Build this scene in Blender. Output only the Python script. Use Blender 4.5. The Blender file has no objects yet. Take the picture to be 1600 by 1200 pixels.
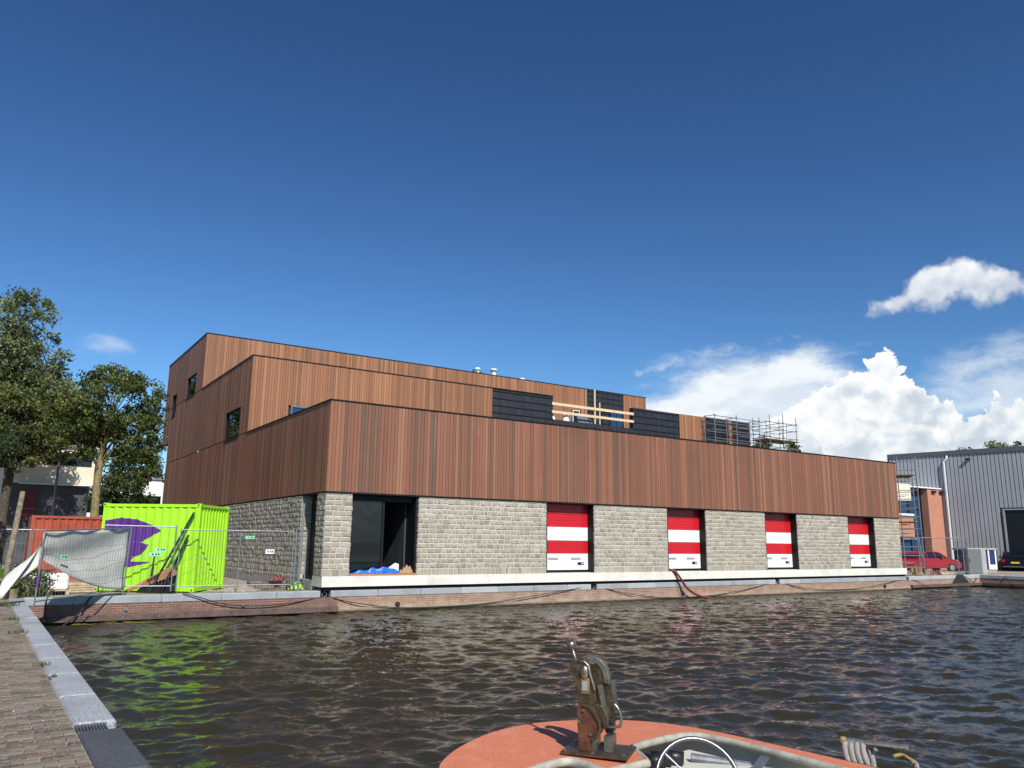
import bpy, bmesh, math, random
import numpy as np
from mathutils import Vector, Matrix

random.seed(7); np.random.seed(7)
SC = bpy.context.scene
COL = SC.collection

# ------------------------------------------------------------------ camera
cam_d = bpy.data.cameras.new('camera'); cam = bpy.data.objects.new('camera', cam_d); COL.objects.link(cam)
SC.camera = cam
cam_d.sensor_width = 36.0; cam_d.lens = 36.0 * 1230.34 / 1600.0
cam_d.clip_start = 0.05; cam_d.clip_end = 9000
cr = Vector((0.83149607, -0.55543528, 0.01029247))
cd = Vector((0.11881698, 0.15971144, -0.97998713))
cf = Vector((0.54267561, 0.81607837, 0.19879458))
cam.matrix_world = Matrix(((cr.x, -cd.x, -cf.x, 0), (cr.y, -cd.y, -cf.y, 0), (cr.z, -cd.z, -cf.z, 2.4), (0, 0, 0, 1)))

# ------------------------------------------------------------------ sun, sky
SUNV = Vector((-0.18, -1.0, 0.93)).normalized()          # towards the sun
sl = bpy.data.lights.new('sun', 'SUN'); sl.energy = 5.0; sl.angle = math.radians(0.53); sl.color = (1.0, 0.95, 0.88)
so = bpy.data.objects.new('sun', sl); COL.objects.link(so)
so.rotation_euler = SUNV.to_track_quat('Z', 'Y').to_euler(); so.location = (0, -20, 40)
SC.view_settings.view_transform = 'Standard'; SC.view_settings.look = 'None'
SC.view_settings.exposure = 0.12; SC.view_settings.gamma = 1.0
SC.cycles.use_denoising = True
SC.cycles.max_bounces = 6; SC.cycles.diffuse_bounces = 3; SC.cycles.glossy_bounces = 4; SC.cycles.transparent_max_bounces = 12
SC.cycles.caustics_reflective = False; SC.cycles.caustics_refractive = False

W = bpy.data.worlds.new('World'); SC.world = W; W.use_nodes = True


class NT:
    """small helper round a node tree"""
    def __init__(s, nt): s.nt = nt
    def n(s, t, **k):
        o = s.nt.nodes.new(t)
        for a, b in k.items(): setattr(o, a, b)
        return o
    def put(s, sock, v):
        if hasattr(v, 'is_linked') or isinstance(v, bpy.types.NodeSocket): s.nt.links.new(v, sock)
        elif v is not None:
            try: sock.default_value = v
            except Exception: sock.default_value = tuple(v) + (1.0,)
    def m(s, op, a, b=None, c=None, clamp=False):
        o = s.n('ShaderNodeMath', operation=op, use_clamp=clamp)
        s.put(o.inputs[0], a)
        if b is not None: s.put(o.inputs[1], b)
        if c is not None: s.put(o.inputs[2], c)
        return o.outputs[0]
    def vm(s, op, a, b=None, out=0):
        o = s.n('ShaderNodeVectorMath', operation=op)
        s.put(o.inputs[0], a)
        if b is not None: s.put(o.inputs[1], b)
        return o.outputs[out]
    def mix(s, f, a, b, mode='MIX'):
        o = s.n('ShaderNodeMix', data_type='RGBA', blend_type=mode)
        s.put(o.inputs[0], f); s.put(o.inputs[6], a); s.put(o.inputs[7], b)
        return o.outputs[2]
    def noise(s, vec, scale=5, detail=4, rough=.55, dist=0.0):
        o = s.n('ShaderNodeTexNoise'); s.put(o.inputs['Vector'], vec)
        o.inputs['Scale'].default_value = scale; o.inputs['Detail'].default_value = detail
        o.inputs['Roughness'].default_value = rough; o.inputs['Distortion'].default_value = dist
        return o.outputs['Fac']
    def ramp(s, f, stops, interp='LINEAR'):
        o = s.n('ShaderNodeValToRGB'); s.put(o.inputs[0], f)
        e = o.color_ramp; e.interpolation = interp
        while len(e.elements) < len(stops): e.elements.new(.5)
        for x, (p, c) in zip(e.elements, stops):
            x.position = p
            x.color = (c, c, c, 1) if isinstance(c, (int, float)) else tuple(c) + (1,)
        return o.outputs[0]
    def sstep(s, v, a, b):
        o = s.n('ShaderNodeMapRange', interpolation_type='SMOOTHSTEP'); s.put(o.inputs[0], v)
        o.inputs[1].default_value = a; o.inputs[2].default_value = b
        return o.outputs[0]


def build_world():
    T = NT(W.node_tree); nt = W.node_tree
    sky = T.n('ShaderNodeTexSky', sky_type='NISHITA', sun_disc=False)
    sky.sun_elevation = math.asin(SUNV.z); sky.sun_rotation = math.atan2(SUNV.x, SUNV.y) % (2 * math.pi)
    sky.air_density = 1.0; sky.dust_density = 0.3; sky.ozone_density = 2.5; sky.altitude = 0
    tc = T.n('ShaderNodeTexCoord'); xyz = T.n('ShaderNodeSeparateXYZ'); nt.links.new(tc.outputs['Generated'], xyz.inputs[0])
    az = T.m('MULTIPLY', T.m('ARCTAN2', xyz.outputs[0], xyz.outputs[1]), 57.2958)
    el = T.m('MULTIPLY', T.m('ARCSINE', xyz.outputs[2]), 57.2958)
    cx = T.n('ShaderNodeCombineXYZ'); nt.links.new(az, cx.inputs[0]); nt.links.new(el, cx.inputs[1]); P = cx.outputs[0]

    def profile(az_, pts):
        """piecewise height (degrees / 25) over azimuth 30..110"""
        return T.m('MULTIPLY', T.ramp(T.m('MULTIPLY', T.m('SUBTRACT', az_, 30.0), 1 / 80.0, clamp=True), [((a - 30) / 80.0, h / 25.0) for a, h in pts], 'B_SPLINE' if False else 'EASE'), 25.0)

    def billow(v, sc, det):
        vo = T.n('ShaderNodeTexVoronoi', feature='F1', voronoi_dimensions='2D'); nt.links.new(v, vo.inputs['Vector'])
        vo.inputs['Scale'].default_value = sc; vo.inputs['Detail'].default_value = det; vo.inputs['Roughness'].default_value = .48
        return T.m('SUBTRACT', .42, vo.outputs['Distance'])
    def n2(v, sc, det, out='Fac'):
        o = T.n('ShaderNodeTexNoise', noise_dimensions='2D'); nt.links.new(v, o.inputs['Vector'])
        o.inputs['Scale'].default_value = sc; o.inputs['Detail'].default_value = det; o.inputs['Roughness'].default_value = .6
        return o.outputs[out]
    wn = T.vm('SUBTRACT', n2(P, .5, 3, 'Color'), (.5, .5, .5))
    fine = T.vm('SUBTRACT', n2(P, 2.6, 4, 'Color'), (.5, .5, .5))
    PW = T.vm('ADD', P, T.vm('ADD', T.vm('MULTIPLY', wn, (1.3, .9, 0)), T.vm('MULTIPLY', fine, (.32, .26, 0))))
    sx = T.n('ShaderNodeSeparateXYZ'); nt.links.new(PW, sx.inputs[0]); azw, elw = sx.outputs[0], sx.outputs[1]

    # the towering bank: skyline of the cloud over azimuth
    top = profile(azw, [(30, 0), (47, 3.5), (50.5, 7.2), (52.6, 9.4), (54.2, 10.6), (56.2, 11.7), (58.0, 12.2), (59.6, 13.5), (60.35, 12.2), (61.2, 11.1), (62.9, 10.0), (63.6, 8.8), (65.3, 9.5), (67.4, 9.4), (70, 10.5), (76, 10.0), (84, 8.5), (95, 6.5), (108, 3)])
    b0 = billow(PW, .62, 3.0); b1 = billow(T.vm('ADD', PW, (-.30, .55, 0)), .62, 1.6)
    big = n2(T.vm('MULTIPLY', PW, (.30, .42, 1)), 1.0, 2)
    fm = T.m('ADD', T.m('SUBTRACT', top, elw), T.m('MULTIPLY', b0, 1.5))
    am = T.sstep(fm, -.02, .20)
    rim = T.sstep(fm, 1.6, .1)                                  # sunlit upper edges
    lm = T.m('ADD', T.m('ADD', T.m('ADD', .50, T.m('MULTIPLY', T.m('SUBTRACT', big, .5), 1.9)), T.m('MULTIPLY', T.m('SUBTRACT', b0, b1), .62)), T.m('ADD', T.m('MULTIPLY', rim, .20), T.m('MULTIPLY', T.m('SUBTRACT', elw, 8.0), .050)), clamp=True)
    cm = T.ramp(lm, [(0, (.55, .62, .70)), (.30, (.66, .72, .78)), (.62, (.83, .86, .88)), (1, (.96, .955, .95))])
    # small fair-weather cloud higher up to the right
    tops = profile(azw, [(30, 8), (57.0, 8), (57.9, 15.0), (58.9, 16.1), (60.4, 16.7), (61.4, 17.5), (62.7, 18.3), (64.4, 18.5), (66.0, 18.0), (67.4, 17.1), (69.0, 15.6), (70.2, 8), (81, 8), (84, 17.5), (87, 18.5), (90, 8)])
    fs = T.m('MINIMUM', T.m('SUBTRACT', tops, elw), T.m('MULTIPLY', T.m('SUBTRACT', elw, 14.75), .75))
    fs = T.m('ADD', fs, T.m('MULTIPLY', b0, .55))
    as_ = T.sstep(fs, .0, .75)
    ls = T.m('ADD', T.m('ADD', .46, T.m('MULTIPLY', T.m('SUBTRACT', b0, b1), .35)), T.m('MULTIPLY', T.m('SUBTRACT', elw, 16.3), .24), clamp=True)
    cs = T.ramp(ls, [(0, (.44, .50, .60)), (.5, (.68, .73, .80)), (1, (.98, .98, .99))])
    # grey scraps in front
    cur = None
    for (a, e, rx, ry) in ((54.9, 13.1, 1.7, .5), (62.55, 7.7, .85, .55), (60.6, 6.2, .9, .9), (43.0, 12.2, .8, .5), (40.6, 12.0, .55, .35)):
        d = T.m('SUBTRACT', 1.0, T.vm('LENGTH', T.vm('MULTIPLY', T.vm('SUBTRACT', PW, (a, e, 0)), (1 / rx, 1 / ry, 0)), out=1))
        cur = d if cur is None else T.m('MAXIMUM', cur, d)
    ag = T.sstep(T.m('ADD', cur, T.m('MULTIPLY', b0, .9)), .1, .9)
    # thin veils: smooth anvil to the left of the bank and faint streaks to the right
    wq = n2(T.vm('MULTIPLY', PW, (.16, .5, 1)), 1.0, 5)
    def veil(a, e, rx, ry, k):
        d = T.vm('LENGTH', T.vm('MULTIPLY', T.vm('SUBTRACT', P, (a, e, 0)), (1 / rx, 1 / ry, 0)), out=1)
        return T.m('ADD', T.m('SUBTRACT', 1.0, d), T.m('MULTIPLY', T.m('SUBTRACT', wq, .5), k))
    v1 = T.m('MULTIPLY', T.sstep(T.m('SMOOTH_MAX', veil(52.0, 9.4, 10.5, 4.9, .85), veil(48, 6.6, 12.5, 6.0, .85), .2), .0, .55), .97)
    v2 = T.m('MULTIPLY', T.sstep(veil(66.5, 9.6, 7.5, 3.2, 1.6), -.1, .9), .60)
    v3 = T.m('MULTIPLY', T.sstep(veil(6.0, 12.6, 2.2, 1.1, 2.2), .1, 1.2), .42)
    v4 = T.m('MULTIPLY', T.sstep(veil(66, 4.0, 34, 5.5, 1.2), .1, .9), .8)
    vv = T.m('MAXIMUM', T.m('MAXIMUM', v1, v2), T.m('MAXIMUM', v3, v4))
    skyc = T.mix(1.0, sky.outputs[0], (SKYK * SKYT[0], SKYK * SKYT[1], SKYK * SKYT[2], 1), 'MULTIPLY')
    gm = T.n('ShaderNodeGamma'); nt.links.new(skyc, gm.inputs[0]); gm.inputs[1].default_value = 1.45      # steeper falloff to the zenith, clear washed air
    skyc = T.mix(1.0, gm.outputs[0], (2.2, 1.62, 1.15, 1), 'MULTIPLY')
    c = T.mix(vv, skyc, T.mix(T.sstep(wq, .35, .65), (.66, .74, .83, 1), (.86, .90, .93, 1)))
    c = T.mix(am, c, cm)
    c = T.mix(T.m('MULTIPLY', ag, .6), c, (.50, .57, .66, 1))
    c = T.mix(T.m('MULTIPLY', as_, .96), c, cs)
    bg = nt.nodes['Background']; nt.links.new(c, bg.inputs[0]); bg.inputs[1].default_value = 1.0
    W.cycles.sampling_method = 'NONE'


SKYT = (.66, .98, 1.34)
SKYK = 0.085
build_world()

# ------------------------------------------------------------------ material helpers
MATS = {}
def new_mat(name):
    m = bpy.data.materials.new(name); m.use_nodes = True
    MATS[name] = m
    T = NT(m.node_tree); p = m.node_tree.nodes['Principled BSDF']
    return m, T, p

def plain(name, col, rough=.6, metal=0.0, var=.12, scale=6, bump=0.0, spec=.5, bscale=None, dirt=None):
    """one colour with mottling and fine relief"""
    m, T, p = new_mat(name)
    tc = T.n('ShaderNodeNewGeometry').outputs['Position']
    n = T.noise(tc, scale, 5, .6)
    c = T.mix(T.sstep(n, .3, .7), tuple(max(0, x * (1 - var)) for x in col) + (1,), tuple(min(1, x * (1 + var)) for x in col) + (1,))
    if dirt:
        d = T.sstep(T.noise(tc, scale * .35, 6, .65), .48, .72)
        c = T.mix(T.m('MULTIPLY', d, .6), c, tuple(dirt) + (1,))
    T.put(p.inputs['Base Color'], c)
    p.inputs['Roughness'].default_value = rough; p.inputs['Metallic'].default_value = metal
    p.inputs['Specular IOR Level'].default_value = spec
    if bump:
        b = T.n('ShaderNodeBump'); b.inputs['Strength'].default_value = bump; b.inputs['Distance'].default_value = .02
        T.put(b.inputs['Height'], T.noise(tc, bscale or scale * 6, 5, .6)); T.put(p.inputs['Normal'], b.outputs[0])
    return m

def rnd_of(T):
    a = T.n('ShaderNodeAttribute', attribute_name='rnd').outputs['Fac']
    o = T.n('ShaderNodeObjectInfo').outputs['Random']
    return T.m('FRACT', T.m('ADD', a, o))

def wood_mat(name, stops, streak=.35):
    m, T, p = new_mat(name)
    pos = T.n('ShaderNodeNewGeometry').outputs['Position']; r = rnd_of(T)
    c = T.ramp(r, stops)
    off = T.n('ShaderNodeCombineXYZ'); T.put(off.inputs[2], T.m('MULTIPLY', r, 91.0)); T.put(off.inputs[0], T.m('MULTIPLY', r, 37.0))
    v = T.vm('ADD', T.vm('MULTIPLY', pos, (34, 34, .55)), off.outputs[0])
    g = T.noise(v, 1.0, 5, .6, .4)
    g2 = T.noise(T.vm('MULTIPLY', pos, (.35, .35, .5)), 1, 3)
    k = T.m('ADD', T.m('ADD', 1.0 - streak * .5, T.m('MULTIPLY', g, streak)), T.m('MULTIPLY', T.m('SUBTRACT', g2, .5), .35))
    cc = T.n('ShaderNodeCombineXYZ')
    for i in range(3): T.put(cc.inputs[i], k)
    c = T.mix(1.0, c, cc.outputs[0], 'MULTIPLY')
    # pale sapwood streaks on a few boards
    sap = T.m('MULTIPLY', T.sstep(T.noise(T.vm('MULTIPLY', T.vm('ADD', pos, off.outputs[0]), (9, 9, .35)), 1, 3), .66, .74), .45)
    c = T.mix(sap, c, (.40, .27, .16, 1))
    T.put(p.inputs['Base Color'], c); p.inputs['Roughness'].default_value = .62; p.inputs['Specular IOR Level'].default_value = .35
    b = T.n('ShaderNodeBump'); b.inputs['Strength'].default_value = .25; b.inputs['Distance'].default_value = .01
    T.put(b.inputs['Height'], g); T.put(p.inputs['Normal'], b.outputs[0])
    return m

def glass_mat(name, col=(.006, .009, .010), rough=.02):
    m, T, p = new_mat(name)
    T.put(p.inputs['Base Color'], tuple(col) + (1,)); p.inputs['Roughness'].default_value = rough
    p.inputs['Specular IOR Level'].default_value = .5; p.inputs['IOR'].default_value = 1.5
    return m

# ------------------------------------------------------------------ mesh helpers
WL = {}
def tag(o, label=None, cat=None, group=None, kind=None):
    if label: o['label'] = label
    if cat: o['category'] = cat
    if group: o['group'] = group
    if kind: o['kind'] = kind
    return o

def thing(name, loc, label, cat, group=None):
    o = bpy.data.objects.new(name, None); COL.objects.link(o); o.location = loc; o.empty_display_size = .2
    tag(o, label, cat, group); WL[o] = Vector(loc)
    return o

def frame(origin, xdir, zrot=None):
    """matrix whose x axis is xdir (horizontal), z up, placed at origin"""
    x = Vector(xdir).normalized(); z = Vector((0, 0, 1)); y = z.cross(x)
    M = Matrix((x, y, z)).transposed().to_4x4(); M.translation = Vector(origin)
    return M

class MB:
    def __init__(s, T=None): s.v = []; s.f = []; s.mi = []; s.r = []; s.T = T; s.cr = 0.0
    def add(s, vs, fs, m=0):
        o = len(s.v)
        for p in vs:
            p = Vector(p); s.v.append(s.T @ p if s.T else p)
        for f in fs: s.f.append(tuple(i + o for i in f)); s.mi.append(m); s.r.append(s.cr)
        return s
    def box(s, x0, x1, y0, y1, z0, z1, m=0):
        return s.add([(x0, y0, z0), (x1, y0, z0), (x1, y1, z0), (x0, y1, z0), (x0, y0, z1), (x1, y0, z1), (x1, y1, z1), (x0, y1, z1)],
                     [(0, 3, 2, 1), (4, 5, 6, 7), (0, 1, 5, 4), (1, 2, 6, 5), (2, 3, 7, 6), (3, 0, 4, 7)], m)
    def cbox(s, x0, x1, y0, y1, z0, z1, c=.01, m=0):
        """box with chamfered edges on its top/bottom and uprights"""
        vs = []; fs = []
        for (z, k) in ((z0, c), (z0 + c, 0), (z1 - c, 0), (z1, c)):
            a0, a1, b0, b1 = x0 + k, x1 - k, y0 + k, y1 - k; q = c
            vs += [(a0 + q, b0, z), (a1 - q, b0, z), (a1, b0 + q, z), (a1, b1 - q, z), (a1 - q, b1, z), (a0 + q, b1, z), (a0, b1 - q, z), (a0, b0 + q, z)]
        for l in range(3):
            for i in range(8): j = (i + 1) % 8; fs.append((l * 8 + i, l * 8 + j, l * 8 + 8 + j, l * 8 + 8 + i))
        fs.append(tuple(range(7, -1, -1))); fs.append(tuple(range(24, 32)))
        return s.add(vs, fs, m)
    def bar(s, p, q, w, h=None, m=0, up=(0, 0, 1)):
        p = Vector(p); q = Vector(q); h = h or w; d = (q - p).normalized(); u = Vector(up)
        if abs(d.dot(u)) > .98: u = Vector((1, 0, 0))
        a = d.cross(u).normalized(); b = a.cross(d)
        vs = [e + a * (i * w / 2) + b * (j * h / 2) for e in (p, q) for i, j in ((-1, -1), (1, -1), (1, 1), (-1, 1))]
        return s.add(vs, [(0, 1, 2, 3), (7, 6, 5, 4), (0, 4, 5, 1), (1, 5, 6, 2), (2, 6, 7, 3), (3, 7, 4, 0)], m)
    def tube(s, pts, r, n=8, m=0, cap=True):
        pts = [Vector(p) for p in pts]; L = len(pts); rs = r if isinstance(r, (list, tuple)) else [r] * L
        vs = []; fs = []; u = None
        for i, p in enumerate(pts):
            d = (pts[min(i + 1, L - 1)] - pts[max(i - 1, 0)]).normalized()
            if u is None: u = d.orthogonal().normalized()
            u = (u - d * u.dot(d))
            u = u.normalized() if u.length > 1e-6 else d.orthogonal().normalized()
            w = d.cross(u)
            for k in range(n):
                a = 2 * math.pi * k / n; vs.append(p + (u * math.cos(a) + w * math.sin(a)) * rs[i])
        for i in range(L - 1):
            for k in range(n): j = (k + 1) % n; fs.append((i * n + k, i * n + j, i * n + n + j, i * n + n + k))
        if cap: fs.append(tuple(range(n - 1, -1, -1))); fs.append(tuple((L - 1) * n + k for k in range(n)))
        return s.add(vs, fs, m)
    def prism(s, poly, y0, y1, m=0):
        """polygon in the x-z plane, extruded along y"""
        n = len(poly); vs = [(x, y0, z) for x, z in poly] + [(x, y1, z) for x, z in poly]
        ar = sum(poly[i][0] * poly[(i + 1) % n][1] - poly[(i + 1) % n][0] * poly[i][1] for i in range(n))
        fs = [tuple(range(n)), tuple(range(2 * n - 1, n - 1, -1))] + [((i + 1) % n, i, n + i, n + (i + 1) % n) for i in range(n)]
        if ar < 0: fs = [tuple(reversed(f)) for f in fs]
        return s.add(vs, fs, m)
    def ball(s, c, r, n=10, sc=(1, 1, 1), m=0):
        c = Vector(c); vs = []; fs = []; k = n // 2
        for i in range(k + 1):
            t = math.pi * i / k
            for j in range(n):
                a = 2 * math.pi * j / n; vs.append(c + Vector((math.sin(t) * math.cos(a) * sc[0], math.sin(t) * math.sin(a) * sc[1], math.cos(t) * sc[2])) * r)
        for i in range(k):
            for j in range(n): q = (j + 1) % n; fs.append((i * n + j, i * n + n + j, i * n + n + q, i * n + q))
        return s.add(vs, fs, m)
    def disc(s, c, axis, r, h, n=20, m=0):
        c = Vector(c); a = Vector(axis).normalized()
        return s.tube([c, c + a * h], r, n, m)
    def grid(s, P, m=0):
        """P[i][j] -> surface"""
        a, b = len(P), len(P[0])
        return s.add([p for row in P for p in row], [(i * b + j, i * b + j + 1, i * b + b + j + 1, i * b + b + j) for i in range(a - 1) for j in range(b - 1)], m)
    def build(s, name, mats, parent=None, smooth=False, solid=0.0, bevel=0.0, kind=None, label=None):
        if isinstance(mats, str): mats = [mats]
        me = bpy.data.meshes.new(name); off = WL.get(parent, Vector((0, 0, 0))) if parent else Vector((0, 0, 0))
        me.from_pydata([tuple(p - off) for p in s.v], [], s.f)
        for mm in mats: me.materials.append(MATS[mm])
        me.polygons.foreach_set('material_index', s.mi)
        if any(s.r):
            at = me.attributes.new('rnd', 'FLOAT', 'FACE'); at.data.foreach_set('value', s.r)
        if smooth: me.polygons.foreach_set('use_smooth', [True] * len(me.polygons))
        me.update()
        o = bpy.data.objects.new(name, me); COL.objects.link(o)
        if parent: o.parent = parent; WL[o] = off
        if solid: md = o.modifiers.new('solid', 'SOLIDIFY'); md.thickness = solid; md.offset = 0
        if bevel: md = o.modifiers.new('bevel', 'BEVEL'); md.width = bevel; md.segments = 2; md.limit_method = 'ANGLE'
        if kind: o['kind'] = kind
        if label: o['label'] = label
        return o

def inst(name, me, parent, loc, scale=(1, 1, 1), rot=(0, 0, 0)):
    o = bpy.data.objects.new(name, me); COL.objects.link(o)
    if parent: o.parent = parent; loc = Vector(loc) - WL[parent]
    o.location = loc; o.scale = scale; o.rotation_euler = rot
    return o

def struct(o): o['kind'] = 'structure'; WL[o] = Vector((0, 0, 0)); return o

# ------------------------------------------------------------------ materials
wood_mat('timber_red', [(0, (0.139, 0.084, 0.056)), (.07, (0.163, 0.089, 0.057)), (.18, (0.198, 0.090, 0.055)), (.45, (0.227, 0.097, 0.058)), (.72, (0.253, 0.108, 0.063)),
                        (.90, (0.287, 0.127, 0.073)), (.97, (0.325, 0.157, 0.092)), (1, (0.240, 0.153, 0.092))])
wood_mat('timber_orange', [(0, (0.162, 0.095, 0.053)), (.08, (0.213, 0.104, 0.056)), (.3, (0.259, 0.113, 0.058)), (.6, (0.298, 0.132, 0.065)), (.88, (0.340, 0.155, 0.076)), (1, (0.399, 0.196, 0.101))])

def stone_mat(name, base, light, dark):
    m, T, p = new_mat(name); pos = T.n('ShaderNodeNewGeometry').outputs['Position']; r = rnd_of(T)
    c = T.ramp(r, [(0, dark), (.25, base), (.7, tuple(x * 1.08 for x in base)), (1, light)])
    n = T.noise(pos, 26, 6, .7); n2 = T.noise(pos, 7, 4, .6)
    c = T.mix(T.sstep(n, .52, .68), c, tuple(x * .52 for x in base) + (1,))
    c = T.mix(T.m('MULTIPLY', T.sstep(n2, .55, .75), .5), c, tuple(light) + (1,))
    T.put(p.inputs['Base Color'], c); p.inputs['Roughness'].default_value = .9; p.inputs['Specular IOR Level'].default_value = .2
    b = T.n('ShaderNodeBump'); b.inputs['Strength'].default_value = .8; b.inputs['Distance'].default_value = .03
    T.put(b.inputs['Height'], T.noise(pos, 30, 6, .65)); T.put(p.inputs['Normal'], b.outputs[0])
stone_mat('rough_stone', (.375, .338, .266), (.47, .435, .36), (.29, .262, .21))
plain('mortar', (.60, .56, .47), .95, var=.15, scale=14, bump=.5)
plain('black_trim', (.010, .010, .011), .55, var=.2, scale=2, spec=.25)
plain('black_membrane', (.018, .019, .023), .55, var=.3, scale=3, bump=.3, bscale=9)
plain('batten_black', (.010, .010, .012), .6)
plain('core_dark', (.02, .018, .016), .9)
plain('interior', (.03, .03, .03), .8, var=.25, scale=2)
plain('concrete_white', (.74, .71, .62), .75, var=.07, scale=1.6, bump=.15, bscale=40, dirt=(.50, .47, .40))
plain('concrete_white_shaded', (.33, .33, .31), .85, var=.15, scale=3, bump=.25)  # white plinth concrete, darkened in colour for its shaded side
plain('door_red', (.56, .012, .020), .32, var=.06, scale=1.5)
plain('door_white', (.80, .80, .78), .35, var=.03, scale=2)
plain('vent_grey', (.30, .31, .31), .5)
plain('plate_black', (.012, .014, .02), .3)
plain('plate_blue', (.35, .48, .75), .4)
plain('roof_grey', (.12, .12, .12), .9)
glass_mat('window_glass'); glass_mat('blue_glass', (.012, .05, .11), .05)
plain('pine_new', (.66, .50, .31), .6, var=.12, scale=9, bump=.2)
plain('galvanised', (.27, .285, .30), .48, metal=.6, var=.15, scale=12)
plain('steel_dull', (.20, .21, .22), .5, metal=.6, var=.2, scale=9)
plain('scaffold_plank', (.20, .15, .075), .8, var=.35, scale=5, bump=.3)
plain('white_paint', (.80, .80, .78), .5, var=.05, scale=4)
plain('teal_paint', (.05, .22, .22), .5)

def granite(name, base):
    m, T, p = new_mat(name); pos = T.n('ShaderNodeNewGeometry').outputs['Position']
    n = T.noise(pos, 42, 3, .75); n2 = T.noise(pos, 1.3, 5, .6); n3 = T.noise(pos, 85, 2, .6)
    c = T.mix(T.sstep(n, .35, .65), tuple(x * .62 for x in base) + (1,), tuple(x * 1.30 for x in base) + (1,))
    c = T.mix(T.sstep(n3, .62, .70), c, tuple(min(1, x * 2.1) for x in base) + (1,))
    c = T.mix(T.m('MULTIPLY', T.sstep(n2, .45, .72), .6), c, tuple(x * y for x, y in zip(base, (.62, .60, .55))) + (1,))
    T.put(p.inputs['Base Color'], c); p.inputs['Roughness'].default_value = .7
    b = T.n('ShaderNodeBump'); b.inputs['Strength'].default_value = .2; b.inputs['Distance'].default_value = .004
    T.put(b.inputs['Height'], n); T.put(p.inputs['Normal'], b.outputs[0])
granite('granite', (.335, .35, .365)); granite('granite_dark', (.075, .08, .088)); granite('granite_light', (.42, .43, .435))

def paver_mat():
    m, T, p = new_mat('paver_brick'); pos = T.n('ShaderNodeNewGeometry').outputs['Position']; r = rnd_of(T)
    c = T.ramp(r, [(0, (.080, .062, .045)), (.3, (.130, .104, .076)), (.6, (.170, .139, .103)), (.85, (.215, .178, .135)), (1, (.165, .105, .070))])
    n = T.noise(pos, 30, 6, .7); n2 = T.noise(pos, 9, 5, .6)
    c = T.mix(T.sstep(n, .45, .75), c, (.29, .245, .195, 1)); c = T.mix(T.m('MULTIPLY', T.sstep(n2, .55, .75), .6), c, (.075, .055, .042, 1))
    T.put(p.inputs['Base Color'], c); p.inputs['Roughness'].default_value = .85
    b = T.n('ShaderNodeBump'); b.inputs['Strength'].default_value = .7; b.inputs['Distance'].default_value = .012
    T.put(b.inputs['Height'], T.noise(pos, 45, 6, .65)); T.put(p.inputs['Normal'], b.outputs[0])
paver_mat()
plain('joint_sand', (.40, .35, .28), .95, var=.35, scale=18, bump=.6)

def brick_mat(name, c1, c2, mortar, stain=None, sc=1.0):
    m, T, p = new_mat(name); pos = T.n('ShaderNodeNewGeometry').outputs['Position']
    sx = T.n('ShaderNodeSeparateXYZ'); T.put(sx.inputs[0], pos); cx = T.n('ShaderNodeCombineXYZ')
    T.put(cx.inputs[0], T.m('ADD', sx.outputs[0], sx.outputs[1])); T.put(cx.inputs[1], sx.outputs[2])
    b = T.n('ShaderNodeTexBrick'); T.put(b.inputs['Vector'], cx.outputs[0]); b.inputs['Scale'].default_value = 1.0 * sc
    b.inputs['Color1'].default_value = c1 + (1,); b.inputs['Color2'].default_value = c2 + (1,); b.inputs['Mortar'].default_value = mortar + (1,)
    b.inputs['Brick Width'].default_value = .22; b.inputs['Row Height'].default_value = .066; b.inputs['Mortar Size'].default_value = .009; b.inputs['Bias'].default_value = -.1
    n = T.noise(pos, 3, 6, .65); c = T.mix(T.m('MULTIPLY', T.sstep(n, .4, .7), .45), b.outputs[0], tuple(x * .6 for x in c1) + (1,))
    if stain:
        n2 = T.noise(T.vm('MULTIPLY', pos, (.9, .9, 3.5)), 2.2, 6, .7)
        low = T.m('SUBTRACT', T.m('ADD', T.sstep(n2, .25, .8), .30), T.m('MULTIPLY', sx.outputs[2], 1.15), clamp=True)
        c = T.mix(low, c, T.mix(T.sstep(n, .35, .65), tuple(stain) + (1,), tuple(x * .72 for x in stain) + (1,)))
        alg = T.sstep(T.m('ADD', sx.outputs[2], T.m('MULTIPLY', T.m('SUBTRACT', n, .5), .12)), .10, .0)
        c = T.mix(alg, c, (.030, .034, .016, 1))
    T.put(p.inputs['Base Color'], c); p.inputs['Roughness'].default_value = .88
    bm = T.n('ShaderNodeBump'); bm.inputs['Strength'].default_value = .6; bm.inputs['Distance'].default_value = .01
    T.put(bm.inputs['Height'], T.m('ADD', T.m('MULTIPLY', b.outputs[1], -1.0), T.m('MULTIPLY', T.noise(pos, 30, 5), .6))); T.put(p.inputs['Normal'], bm.outputs[0])
brick_mat('quay_brick', (.235, .085, .055), (.16, .062, .045), (.33, .28, .22), stain=(.17, .12, .09))
brick_mat('quay_brick_worn', (.30, .13, .085), (.24, .12, .085), (.42, .36, .28), stain=(.46, .35, .25))
brick_mat('orange_brick', (.52, .21, .125), (.46, .185, .11), (.50, .28, .20))
plain('fender_timber', (.115, .075, .062), .85, var=.3, scale=5, bump=.5, bscale=22)
plain('ground_sand', (.30, .26, .21), .95, var=.25, scale=2.0, bump=.5, bscale=10, dirt=(.20, .17, .13))
plain('lime_paint', (.37, .75, .020), .38, var=.07, scale=1.6, dirt=(.33, .66, .03))
plain('purple_paint', (.085, .018, .19), .42, var=.08, scale=2)
plain('rust_red_paint', (.34, .060, .028), .5, var=.15, scale=2, dirt=(.22, .06, .03))
plain('tarp_white', (.56, .555, .49), .6, var=.10, scale=3, bump=.3, bscale=5)
plain('tarp_blue', (.020, .135, .60), .35, var=.2, scale=5, bump=.5, bscale=14)
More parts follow.
